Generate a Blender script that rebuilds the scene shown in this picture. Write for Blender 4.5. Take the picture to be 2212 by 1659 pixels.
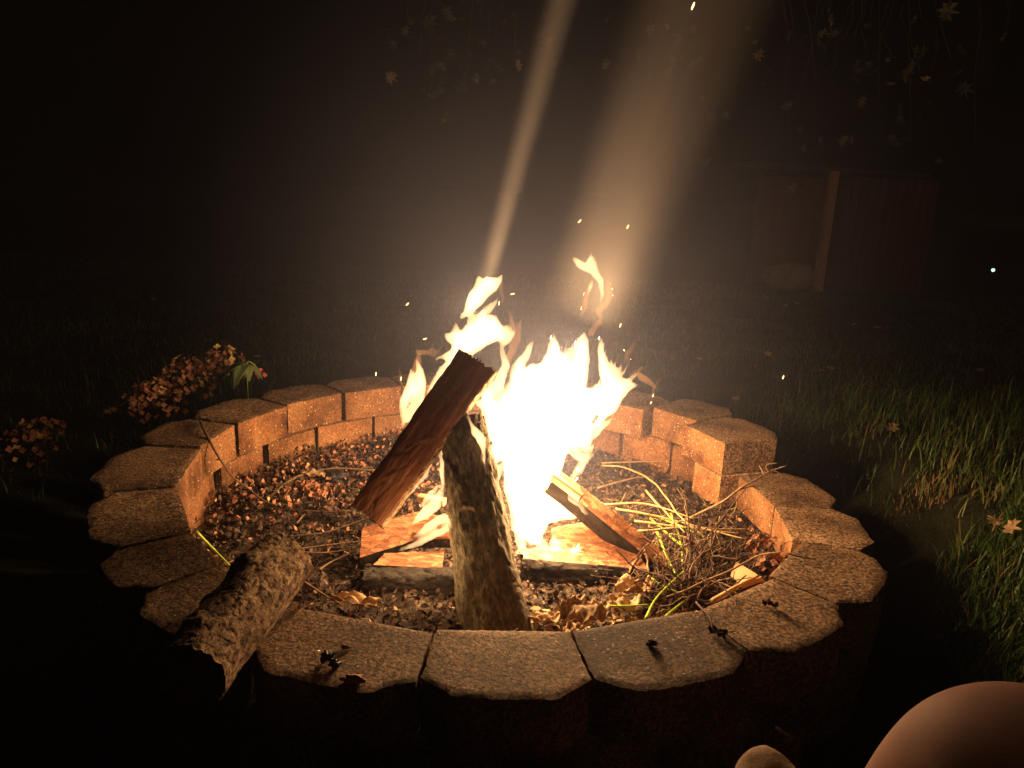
import bpy, bmesh, math, random
import numpy as np
from mathutils import Vector, Matrix, noise as mnoise
R = math.radians
random.seed(7); RNG = np.random.default_rng(7)
scene = bpy.context.scene
COL = scene.collection
for o in list(bpy.data.objects): bpy.data.objects.remove(o)

# ------------------------------------------------------------------ camera
PITCH, ROLL, FPX = R(14.8), R(2.5), 1664.0      # pixels of a 2212 wide picture
CAM = Vector((0, 0, 1.005))
camd = bpy.data.cameras.new('camera'); cam = bpy.data.objects.new('camera', camd); COL.objects.link(cam)
camd.sensor_width = 36; camd.lens = FPX / 2212 * 36; camd.clip_start = 0.02; camd.clip_end = 400
cam.matrix_world = Matrix.Translation(CAM) @ Matrix.Rotation(R(90) - PITCH, 4, 'X') @ Matrix.Rotation(ROLL, 4, 'Z')
scene.camera = cam

# ------------------------------------------------------------------ world: night sky
w = bpy.data.worlds.new('World'); scene.world = w; w.use_nodes = True
nt = w.node_tree; nt.nodes.clear()
sky = nt.nodes.new('ShaderNodeTexSky'); sky.sky_type = 'NISHITA'; sky.sun_disc = False
sky.sun_elevation = R(-4); sky.sun_rotation = R(200)
bg = nt.nodes.new('ShaderNodeBackground'); bg.inputs['Strength'].default_value = 0.0006
wo = nt.nodes.new('ShaderNodeOutputWorld')
nt.links.new(sky.outputs[0], bg.inputs[0]); nt.links.new(bg.outputs[0], wo.inputs[0])

vs = scene.view_settings
vs.view_transform = 'Standard'; vs.look = 'None'; vs.gamma = 1; vs.exposure = 0.33; vs.use_curve_mapping = False
cy = scene.cycles
cy.volume_bounces = 0; cy.max_bounces = 6; cy.diffuse_bounces = 3; cy.glossy_bounces = 2
cy.transparent_max_bounces = 16
cy.sample_clamp_indirect = 2.5; cy.use_denoising = True
cy.volume_step_rate = 1.0; cy.volume_max_steps = 256
cy.caustics_reflective = False; cy.caustics_refractive = False

# ------------------------------------------------------------------ fire light (the flames' own light; one low lamp is partly fill)
FIRE = Vector((0.10, 1.86, 0))
def fire_lamp(name, x, y, z, watts, rad, col):
    l = bpy.data.lights.new(name, 'POINT'); l.energy = watts; l.shadow_soft_size = rad; l.color = col
    o = bpy.data.objects.new(name, l); o.location = (x, y, z); COL.objects.link(o); return o
LC = (1.0, 0.58, 0.26)
fire_lamp('fire_light', 0.10, 1.82, 0.34, 21, 0.05, LC)
fire_lamp('fire_light', 0.10, 1.90, 0.52, 14, 0.05, LC)
fire_lamp('fire_light', -0.11, 1.92, 0.70, 4, 0.03, LC)
fire_lamp('fire_light', 0.13, 1.88, 0.60, 5, 0.03, LC)
fire_lamp('fire_light', 0.11, 1.66, 0.24, 3, 0.03, LC)
fire_lamp('fire_light', -0.19, 1.50, 0.22, 0.9, 0.03, LC)
fire_lamp('fire_light', -0.10, 1.38, 0.30, 0.12, 0.02, LC)  # partly fill, added to brighten the front of the grey log

# ------------------------------------------------------------------ helpers
def ray(px, py):
    c, s = math.cos(ROLL), math.sin(ROLL); a = px - 1106; b = py - 829.5
    x = a * c + b * s; y = -a * s + b * c
    cp, sp = math.cos(PITCH), math.sin(PITCH); up = -y / FPX
    return Vector((x / FPX, cp + up * sp, -sp + up * cp))
def at(px, py, z):
    d = ray(px, py); return CAM + d * ((z - CAM.z) / d.z)
def atY(px, py, Y):
    d = ray(px, py); return CAM + d * (Y / d.y)
PIT = Vector((-0.039, 1.885, 0))
def pol(r, deg, z=0): return PIT + Vector((r * math.cos(R(deg)), r * math.sin(R(deg)), z))

def mesh_from(name, verts, faces, mats=(), smooth=False, mi=None):
    me = bpy.data.meshes.new(name)
    me.from_pydata([tuple(v) for v in verts], [], faces)
    for m in (mats if isinstance(mats, (list, tuple)) else [mats]): me.materials.append(m)
    if mi is not None: me.polygons.foreach_set('material_index', mi)
    if smooth: me.polygons.foreach_set('use_smooth', [True] * len(me.polygons))
    me.update(); return me
def link(name, me, parent=None, loc=None, rot=None):
    o = bpy.data.objects.new(name, me); COL.objects.link(o)
    if parent: o.parent = parent
    if loc is not None: o.location = loc
    if rot is not None: o.rotation_euler = rot
    return o
def tag(o, label=None, cat=None, group=None, kind=None):
    if label: o['label'] = label
    if cat: o['category'] = cat
    if group: o['group'] = group
    if kind: o['kind'] = kind
    return o
def empty(name, loc, label, cat, group=None):
    o = link(name, None, None, loc); o.empty_display_size = 0.05
    return tag(o, label, cat, group)

class MB:
    def __init__(s): s.v = []; s.f = []; s.m = []
    def add(s, vs_, fs_, mi=0):
        b = len(s.v); s.v.extend(vs_); s.f.extend([tuple(i + b for i in f) for f in fs_]); s.m.extend([mi] * len(fs_))
    def box(s, c, size, rot=None, mi=0):
        hx, hy, hz = [q / 2 for q in size]
        vs_ = [Vector((x, y, z)) for x in (-hx, hx) for y in (-hy, hy) for z in (-hz, hz)]
        if rot is not None: vs_ = [rot @ v for v in vs_]
        s.add([v + Vector(c) for v in vs_], [(0,1,3,2),(4,6,7,5),(0,4,5,1),(2,3,7,6),(0,2,6,4),(1,5,7,3)], mi)
    def tube(s, pts, rad, n=6, mi=0):
        pts = [Vector(p) for p in pts]
        if not isinstance(rad, (list, tuple)): rad = [rad] * len(pts)
        vs_, fs_ = [], []
        ref = Vector((0.13, 0.2, 1)).normalized()
        for i, p in enumerate(pts):
            t = (pts[min(i + 1, len(pts) - 1)] - pts[max(i - 1, 0)])
            t = t.normalized() if t.length > 1e-9 else Vector((0, 0, 1))
            a = t.cross(ref)
            if a.length < 1e-3: a = t.cross(Vector((1, 0, 0)))
            a.normalize(); b = t.cross(a)
            for k in range(n):
                q = 2 * math.pi * k / n; vs_.append(p + (a * math.cos(q) + b * math.sin(q)) * rad[i])
        for i in range(len(pts) - 1):
            for k in range(n):
                fs_.append((i*n+k, i*n+(k+1) % n, (i+1)*n+(k+1) % n, (i+1)*n+k))
        fs_.append(tuple(range(n - 1, -1, -1))); fs_.append(tuple((len(pts)-1)*n + k for k in range(n)))
        s.add(vs_, fs_, mi)
    def build(s, name, mats, parent=None, smooth=False, origin=None):
        v = s.v if origin is None else [Vector(p) - Vector(origin) for p in s.v]
        me = mesh_from(name, v, s.f, mats, smooth, s.m)
        return link(name, me, parent, origin)
def spline(pts, n=8):
    """Catmull-Rom through points"""
    P = [Vector(p) for p in pts]; P = [P[0] * 2 - P[1]] + P + [P[-1] * 2 - P[-2]]; out = []
    for i in range(1, len(P) - 2):
        for k in range(n):
            t = k / n; a, b, c, d = P[i-1], P[i], P[i+1], P[i+2]
            out.append(0.5 * ((2*b) + (c-a)*t + (2*a-5*b+4*c-d)*t*t + (3*b-a-3*c+d)*t**3))
    out.append(P[-2]); return out
def wobble(pts, amp, sc=8, seed=0):
    return [p + mnoise.noise_vector(p * sc + Vector((seed, 0, 0))) * amp for p in pts]

# ------------------------------------------------------------------ materials
def mat(name):
    m = bpy.data.materials.new(name); m.use_nodes = True; t = m.node_tree
    return m, t, t.nodes['Principled BSDF']
def N(t, kind, **kw):
    n = t.nodes.new(kind)
    for k, v in kw.items():
        if k in n.inputs.keys(): n.inputs[k].default_value = v
        else: setattr(n, k, v)
    return n
def ramp(t, fac, stops):
    r = t.nodes.new('ShaderNodeValToRGB'); t.links.new(fac, r.inputs[0])
    e = r.color_ramp.elements
    while len(e) < len(stops): e.new(0.5)
    for i, (p, c) in enumerate(stops): e[i].position = p; e[i].color = (*c, 1)
    return r.outputs[0]
def rough_mat(name, stops, scale=20, bump=0.4, bscale=None, rough=0.85, detail=6, bdist=0.004, stretch=None, spec=0.3, randomize=0.0, two=None, cracks=None):
    m, t, p = mat(name)
    tc = N(t, 'ShaderNodeTexCoord'); src = tc.outputs['Object']
    mp = N(t, 'ShaderNodeMapping'); t.links.new(src, mp.inputs[0])
    if stretch: mp.inputs['Scale'].default_value = stretch
    oi = N(t, 'ShaderNodeObjectInfo')
    mul = N(t, 'ShaderNodeMath', operation='MULTIPLY'); mul.inputs[1].default_value = 37.0
    t.links.new(oi.outputs['Random'], mul.inputs[0]); t.links.new(mul.outputs[0], mp.inputs['Location'])
    n1 = N(t, 'ShaderNodeTexNoise', Scale=scale, Detail=detail, Roughness=0.65); t.links.new(mp.outputs[0], n1.inputs['Vector'])
    colr = ramp(t, n1.outputs[0], stops)
    if two:
        n3 = N(t, 'ShaderNodeTexNoise', Scale=two[0], Detail=3.0); t.links.new(mp.outputs[0], n3.inputs['Vector'])
        mx = N(t, 'ShaderNodeMix', data_type='RGBA', blend_type='MULTIPLY'); mx.inputs[0].default_value = 1
        t.links.new(colr, mx.inputs[6]); t.links.new(ramp(t, n3.outputs[0], two[1]), mx.inputs[7]); colr = mx.outputs[2]
    ck = None
    if cracks:
        wv = N(t, 'ShaderNodeTexNoise', Scale=18.0, Detail=3.0); t.links.new(mp.outputs[0], wv.inputs['Vector'])
        ad = N(t, 'ShaderNodeMix', data_type='RGBA', blend_type='ADD'); ad.inputs[0].default_value = .16; t.links.new(mp.outputs[0], ad.inputs[6]); t.links.new(wv.outputs['Color'], ad.inputs[7])
        vo = N(t, 'ShaderNodeTexVoronoi', feature='DISTANCE_TO_EDGE', Scale=cracks); t.links.new(ad.outputs[2], vo.inputs['Vector'])
        ck = ramp(t, vo.outputs['Distance'], [(0.0, (.25, .22, .2)), (.055, (1, 1, 1))])
        mc = N(t, 'ShaderNodeMix', data_type='RGBA', blend_type='MULTIPLY'); mc.inputs[0].default_value = .5
        t.links.new(colr, mc.inputs[6]); t.links.new(ck, mc.inputs[7]); colr = mc.outputs[2]
    if randomize:
        hv = N(t, 'ShaderNodeHueSaturation'); mr = N(t, 'ShaderNodeMapRange')
        mr.inputs['To Min'].default_value = 1 - randomize; mr.inputs['To Max'].default_value = 1 + randomize
        t.links.new(oi.outputs['Random'], mr.inputs[0]); t.links.new(mr.outputs[0], hv.inputs['Value'])
        t.links.new(colr, hv.inputs['Color']); colr = hv.outputs[0]
    t.links.new(colr, p.inputs['Base Color'])
    n2 = N(t, 'ShaderNodeTexNoise', Scale=bscale or scale * 2, Detail=8.0, Roughness=0.7); t.links.new(mp.outputs[0], n2.inputs['Vector'])
    bp = N(t, 'ShaderNodeBump', Strength=bump, Distance=bdist); t.links.new(n2.outputs[0], bp.inputs['Height'])
    if ck is not None:
        b2 = N(t, 'ShaderNodeBump', Strength=.5, Distance=bdist * .4); t.links.new(ck, b2.inputs['Height']); t.links.new(b2.outputs[0], bp.inputs['Normal'])
    t.links.new(bp.outputs[0], p.inputs['Normal'])
    p.inputs['Roughness'].default_value = rough; p.inputs['Specular IOR Level'].default_value = spec
    return m
def concrete(name, k, face):
    m, t, p = mat(name)
    tc = N(t, 'ShaderNodeTexCoord'); mp = N(t, 'ShaderNodeMapping'); t.links.new(tc.outputs['Object'], mp.inputs[0])
    oi = N(t, 'ShaderNodeObjectInfo'); mu = N(t, 'ShaderNodeMath', operation='MULTIPLY'); mu.inputs[1].default_value = 91.0
    t.links.new(oi.outputs['Random'], mu.inputs[0]); t.links.new(mu.outputs[0], mp.inputs['Location'])
    V = mp.outputs[0]
    big = N(t, 'ShaderNodeTexNoise', Scale=7.0, Detail=7.0, Roughness=0.68); t.links.new(V, big.inputs['Vector'])
    fine = N(t, 'ShaderNodeTexNoise', Scale=150.0, Detail=4.0, Roughness=0.8); t.links.new(V, fine.inputs['Vector'])
    cs = ((0.12, 0.05, 0.024), (0.28, 0.13, 0.058), (0.42, 0.22, 0.10)) if face else ((0.13, 0.075, 0.043), (0.26, 0.16, 0.092), (0.38, 0.25, 0.15))
    a = ramp(t, big.outputs[0], [(0.32 if face else 0.3, tuple(q*k for q in cs[0])), (0.47, tuple(q*k for q in cs[1])), (0.66, tuple(q*k for q in cs[2]))])
    st = N(t, 'ShaderNodeTexNoise', Scale=3.2, Detail=6.0, Roughness=0.7); t.links.new(V, st.inputs['Vector'])
    ms = N(t, 'ShaderNodeMix', data_type='RGBA', blend_type='MULTIPLY'); ms.inputs[0].default_value = 1; t.links.new(a, ms.inputs[6])
    t.links.new(ramp(t, st.outputs[0], [(.36, (.42, .38, .36)), (.52, (1, 1, 1)), (.7, (1.2, 1.2, 1.2))]), ms.inputs[7]); a = ms.outputs[2]
    b = ramp(t, fine.outputs[0], [(0.40, (0.22, 0.20, 0.18)), (0.5, (0.95, 0.95, 0.95)), (0.60, (2.2, 2.1, 2.0))])
    mx = N(t, 'ShaderNodeMix', data_type='RGBA', blend_type='MULTIPLY'); mx.inputs[0].default_value = 0.5 if face else 1.0
    t.links.new(a, mx.inputs[6]); t.links.new(b, mx.inputs[7])
    hv = N(t, 'ShaderNodeHueSaturation'); mr = N(t, 'ShaderNodeMapRange'); mr.inputs['To Min'].default_value = 0.8; mr.inputs['To Max'].default_value = 1.18
    t.links.new(oi.outputs['Random'], mr.inputs[0]); t.links.new(mr.outputs[0], hv.inputs['Value']); t.links.new(mx.outputs[2], hv.inputs['Color'])
    vo = N(t, 'ShaderNodeTexVoronoi', Scale=110.0); t.links.new(V, vo.inputs['Vector'])
    sp = N(t, 'ShaderNodeMath', operation='LESS_THAN'); sp.inputs[1].default_value = 0.2; t.links.new(vo.outputs['Distance'], sp.inputs[0])
    wn = N(t, 'ShaderNodeMath', operation='GREATER_THAN'); wn.inputs[1].default_value = 0.72
    sc_ = N(t, 'ShaderNodeSeparateColor'); t.links.new(vo.outputs['Color'], sc_.inputs[0]); t.links.new(sc_.outputs[0], wn.inputs[0])
    an = N(t, 'ShaderNodeMath', operation='MULTIPLY'); t.links.new(sp.outputs[0], an.inputs[0]); t.links.new(wn.outputs[0], an.inputs[1])
    m2 = N(t, 'ShaderNodeMix', data_type='RGBA'); t.links.new(an.outputs[0], m2.inputs[0]); t.links.new(hv.outputs[0], m2.inputs[6]); m2.inputs[7].default_value = (0.75, 0.68, 0.55, 1)
    t.links.new(m2.outputs[2], p.inputs['Base Color'])
    bn = N(t, 'ShaderNodeTexNoise', Scale=170.0, Detail=5.0, Roughness=0.7); t.links.new(V, bn.inputs['Vector'])
    bp = N(t, 'ShaderNodeBump', Strength=0.4 if face else 1.0, Distance=0.002 if face else 0.005); t.links.new(bn.outputs[0], bp.inputs['Height'])
    t.links.new(bp.outputs[0], p.inputs['Normal']); p.inputs['Roughness'].default_value = 0.8; p.inputs['Specular IOR Level'].default_value = 0.35
    return m
M = {}
M['block_top'] = concrete('concrete_rough', 0.95, False)
M['block_face'] = concrete('concrete_face', 0.92, True)
M['soil'] = rough_mat('ash_soil', [(0.3, (0.03, 0.022, 0.018)), (0.5, (0.07, 0.05, 0.037)), (0.62, (0.16, 0.12, 0.09)), (0.75, (0.36, 0.30, 0.24))], 60, 1.0, 60, 0.95, bdist=0.012, two=(5, [(0.35, (0.45, 0.42, 0.4)), (0.65, (1.2, 1.15, 1.1))]))
M['ground'] = rough_mat('lawn_soil', [(0.3, (0.012, 0.012, 0.006)), (0.7, (0.04, 0.045, 0.018))], 9, 1.0, 30, 1.0, bdist=0.02)
M['bark'] = rough_mat('grey_bark', [(0.3, (0.06, 0.047, 0.03)), (0.48, (0.19, 0.155, 0.10)), (0.7, (0.42, 0.37, 0.26))], 100, 1.0, 120, 0.92, bdist=0.014, stretch=(1, 1, 0.4), two=(6, [(0.35, (0.7, 0.7, 0.66)), (0.65, (1.1, 1.1, 1.05))]), cracks=115)
M['brown_bark'] = rough_mat('brown_bark', [(0.36, (0.03, 0.02, 0.013)), (0.45, (0.28, 0.16, 0.09)), (0.54, (0.52, 0.35, 0.205)), (0.74, (0.68, 0.50, 0.32))], 75, 1.0, 95, 0.9, bdist=0.010, stretch=(1, 1, 0.7), two=(7, [(0.36, (0.6, 0.52, 0.48)), (0.55, (1.05, 1.05, 1.05))]), cracks=60)
M['split'] = rough_mat('split_wood', [(0.3, (0.12, 0.05, 0.028)), (0.55, (0.28, 0.12, 0.065)), (0.75, (0.55, 0.28, 0.16))], 60, 1.0, 90, 0.8, bdist=0.008, stretch=(1, 1, 0.10), two=(9, [(0.35, (0.55, 0.5, 0.5)), (0.65, (1.5, 1.4, 1.3))]))
M['char'] = rough_mat('charred_wood', [(0.35, (0.014, 0.011, 0.009)), (0.6, (0.05, 0.036, 0.027)), (0.75, (0.22, 0.18, 0.15))], 40, 1.0, 70, 0.7, bdist=0.010, stretch=(1, 1, 0.6), cracks=95)
M['board'] = rough_mat('flake_board', [(0.35, (0.26, 0.10, 0.045)), (0.5, (0.42, 0.19, 0.085)), (0.68, (0.62, 0.33, 0.17))], 30, 0.8, 60, 0.7, bdist=0.004, stretch=(1, 0.35, 1))
def flakes(name):
    m, t, p = mat(name); tc = N(t, 'ShaderNodeTexCoord'); nz = N(t, 'ShaderNodeTexNoise', Scale=14.0, Detail=1.0); t.links.new(tc.outputs['Object'], nz.inputs['Vector'])
    mx = N(t, 'ShaderNodeMix', data_type='RGBA', blend_type='ADD'); mx.inputs[0].default_value = .02
    t.links.new(tc.outputs['Object'], mx.inputs[6]); t.links.new(nz.outputs['Color'], mx.inputs[7])
    mp = N(t, 'ShaderNodeMapping'); mp.inputs['Scale'].default_value = (1, 2.8, 1.5); mp.inputs['Rotation'].default_value = (0, 0, .5); t.links.new(mx.outputs[2], mp.inputs[0])
    vo = N(t, 'ShaderNodeTexVoronoi', Scale=42.0); t.links.new(mp.outputs[0], vo.inputs['Vector'])
    sc_ = N(t, 'ShaderNodeSeparateColor'); t.links.new(vo.outputs['Color'], sc_.inputs[0])
    c = ramp(t, sc_.outputs[0], [(0, (.20, .07, .032)), (.5, (.36, .14, .06)), (1, (.56, .27, .13))])
    g = N(t, 'ShaderNodeTexNoise', Scale=120.0, Detail=3.0); t.links.new(mp.outputs[0], g.inputs['Vector'])
    m2 = N(t, 'ShaderNodeMix', data_type='RGBA', blend_type='MULTIPLY'); m2.inputs[0].default_value = .8; t.links.new(c, m2.inputs[6]); t.links.new(ramp(t, g.outputs[0], [(.35, (.5, .5, .5)), (.6, (1.3, 1.3, 1.3))]), m2.inputs[7])
    t.links.new(m2.outputs[2], p.inputs['Base Color'])
    bp = N(t, 'ShaderNodeBump', Strength=.8, Distance=.004); t.links.new(sc_.outputs[1], bp.inputs['Height']); t.links.new(bp.outputs[0], p.inputs['Normal']); p.inputs['Roughness'].default_value = .7
    return m
M['board'] = flakes('flake_board')
M['pale'] = rough_mat('pale_wood', [(0.3, (0.48, 0.28, 0.13)), (0.7, (0.68, 0.44, 0.24))], 12, 0.3, 60, 0.6, stretch=(0.2, 1, 1))
M['twig'] = rough_mat('dry_twig', [(0.3, (0.13, 0.08, 0.05)), (0.7, (0.34, 0.23, 0.14))], 60, 0.6, 120, 0.8, bdist=0.002, randomize=0.35)
M['dark_twig'] = rough_mat('dark_twig', [(0.3, (0.05, 0.03, 0.022)), (0.7, (0.16, 0.10, 0.07))], 60, 0.6, 120, 0.8, bdist=0.002, randomize=0.4)
M['straw'] = rough_mat('straw', [(0.3, (0.38, 0.25, 0.10)), (0.7, (0.58, 0.42, 0.2))], 60, 0.4, 120, 0.7, bdist=0.002, randomize=0.2)
M['green'] = rough_mat('green_stem', [(0.3, (0.30, 0.46, 0.04)), (0.7, (0.50, 0.68, 0.08))], 30, 0.2, 120, 0.5, bdist=0.001)
M['petal'] = rough_mat('dried_petal', [(0.3, (0.30, 0.11, 0.055)), (0.55, (0.42, 0.20, 0.115)), (0.75, (0.58, 0.34, 0.21))], 14, 0.5, 150, 0.7, bdist=0.002, randomize=0.35)
M['petal_yellow'] = rough_mat('yellow_petal', [(0.3, (0.55, 0.38, 0.10)), (0.75, (0.75, 0.58, 0.25))], 14, 0.5, 150, 0.7, bdist=0.002)
M['petal_pink'] = rough_mat('pink_petal', [(0.3, (0.6, 0.10, 0.09)), (0.75, (0.8, 0.3, 0.24))], 14, 0.3, 150, 0.7, bdist=0.002)
M['litter'] = rough_mat('dark_litter', [(0.3, (0.028, 0.018, 0.013)), (0.6, (0.12, 0.075, 0.05)), (0.75, (0.26, 0.18, 0.12))], 90, 0.5, 150, 0.85)
M['leaf'] = rough_mat('green_leaf', [(0.3, (0.12, 0.17, 0.07)), (0.7, (0.22, 0.30, 0.13))], 12, 0.4, 60, 0.5, bdist=0.002)
M['dry_leaf'] = rough_mat('dry_leaf', [(0.3, (0.28, 0.17, 0.09)), (0.7, (0.55, 0.38, 0.22))], 20, 0.7, 70, 0.8, bdist=0.003, randomize=0.3)
M['grass'] = rough_mat('grass_blade', [(0.35, (0.032, 0.07, 0.012)), (0.55, (0.065, 0.13, 0.022)), (0.72, (0.16, 0.17, 0.05))], 1.6, 0.0, 10, 0.5, spec=0.5)
M['straw_grass'] = rough_mat('dry_grass', [(0.3, (0.14, 0.09, 0.035)), (0.7, (0.3, 0.2, 0.08))], 5, 0.0, 10, 0.7)
M['skin'] = rough_mat('skin', [(0.3, (0.23, 0.12, 0.10)), (0.7, (0.31, 0.165, 0.135))], 9, 0.35, 420, 0.75, bdist=0.0008, spec=0.1)
M['skin'].node_tree.nodes['Principled BSDF'].inputs['Subsurface Weight'].default_value = 0.12
M['skin'].node_tree.nodes['Principled BSDF'].inputs['Subsurface Radius'].default_value = (0.02, 0.008, 0.004)
M['cloth'] = rough_mat('dark_cloth', [(0.3, (0.02, 0.022, 0.035)), (0.7, (0.04, 0.042, 0.06))], 200, 0.5, 600, 0.95, bdist=0.001)
M['hair'] = rough_mat('brown_hair', [(0.3, (0.03, 0.018, 0.01)), (0.7, (0.08, 0.05, 0.03))], 80, 0.8, 200, 0.5, stretch=(4, 4, 0.5))
M['suede'] = rough_mat('tan_suede', [(0.3, (0.34, 0.22, 0.15)), (0.55, (0.52, 0.37, 0.26)), (0.75, (0.68, 0.52, 0.40))], 22, 1.0, 210, 0.98, bdist=0.004, spec=0.1)
M['sole'] = rough_mat('rubber_sole', [(0.3, (0.05, 0.04, 0.03)), (0.7, (0.09, 0.07, 0.06))], 60, 0.3, 160, 0.8)
M['shed_wood'] = rough_mat('red_brown_boards', [(0.3, (0.09, 0.025, 0.015)), (0.7, (0.15, 0.05, 0.032))], 5, 0.5, 40, 0.8, stretch=(3, 3, 0.4), randomize=0.2)
M['shed_post'] = rough_mat('pale_post', [(0.3, (0.48, 0.28, 0.16)), (0.7, (0.66, 0.42, 0.26))], 5, 0.4, 40, 0.8, stretch=(3, 3, 0.4))
M['shed_roof'] = rough_mat('felt_roof', [(0.3, (0.05, 0.035, 0.03)), (0.7, (0.10, 0.07, 0.055))], 30, 0.5, 120, 0.9)
M['sack'] = rough_mat('pale_sack', [(0.3, (0.36, 0.27, 0.17)), (0.7, (0.5, 0.4, 0.27))], 8, 0.6, 60, 0.9)
M['trunk'] = rough_mat('tree_bark', [(0.3, (0.03, 0.022, 0.015)), (0.7, (0.11, 0.085, 0.06))], 10, 1.0, 25, 0.95, stretch=(1, 1, 0.3), bdist=0.02)
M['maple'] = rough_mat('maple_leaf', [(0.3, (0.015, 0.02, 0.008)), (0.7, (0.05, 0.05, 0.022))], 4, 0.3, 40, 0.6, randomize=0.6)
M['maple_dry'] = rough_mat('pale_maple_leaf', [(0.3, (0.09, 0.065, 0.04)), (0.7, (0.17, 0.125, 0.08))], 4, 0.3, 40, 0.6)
M['coal'] = rough_mat('coal', [(0.4, (0.012, 0.010, 0.012)), (0.7, (0.05, 0.045, 0.05))], 40, 1.0, 90, 0.35, bdist=0.006, spec=0.7)
def emis(name, col, s):
    m = bpy.data.materials.new(name); m.use_nodes = True; t = m.node_tree; t.nodes.clear()
    e = N(t, 'ShaderNodeEmission', Color=(*col, 1), Strength=s); o = N(t, 'ShaderNodeOutputMaterial')
    t.links.new(e.outputs[0], o.inputs[0]); return m
M['ember'] = emis('glowing_ember', (1, 0.62, 0.22), 5)
M['lamp'] = emis('cold_lamp', (0.55, 0.95, 1), 1.6)
def fire_vol(name, col, s):
    m = bpy.data.materials.new(name); m.use_nodes = True; t = m.node_tree; t.nodes.clear()
    e = N(t, 'ShaderNodeEmission', Color=(*col, 1), Strength=s); o = N(t, 'ShaderNodeOutputMaterial')
    t.links.new(e.outputs[0], o.inputs['Volume']); return m
M['flame'] = fire_vol('flame_gas', (1.0, 0.56, 0.24), 105)
M['flame_soft'] = fire_vol('thin_flame_gas', (1.0, 0.38, 0.11), 24)

# ------------------------------------------------------------------ ground
def grid_mesh(x0, x1, y0, y1, nx, ny, zf):
    xs = np.linspace(x0, x1, nx); ys = np.linspace(y0, y1, ny)
    v = [(x, y, zf(x, y)) for y in ys for x in xs]
    f = [(j*nx+i, j*nx+i+1, (j+1)*nx+i+1, (j+1)*nx+i) for j in range(ny-1) for i in range(nx-1)]
    return v, f
def sstep(t): t = max(0.0, min(1.0, t)); return t * t * (3 - 2 * t)
def gz(x, y): return 0.15 * sstep((x - .98) / .35) * (1 - sstep((y - 2.6) / 3.0)) * sstep((y - .3) / .7) + 0.05 * sstep((math.hypot(x - PIT.x, y - PIT.y) - 1.0) / .5) * (1 - sstep((y - 3.5) / 3))
v, f = grid_mesh(-40, 40, -12, 68, 161, 161, lambda x, y: -0.03 + 0.03 * mnoise.noise(Vector((x*0.6, y*0.6, 0))) * min(1, max(0, (math.hypot(x-PIT.x, y-PIT.y) - 1.2))))
tag(link('ground', mesh_from('ground', v, f, M['ground'], True)), kind='structure')

v, f = grid_mesh(-4, 4, -.5, 7.5, 161, 161, lambda x, y: -0.004 + gz(x, y) + 0.012 * mnoise.noise(Vector((x * 5, y * 5, 0))))
tag(link('yard', mesh_from('yard', v, f, M['ground'], True)), kind='structure')

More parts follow.
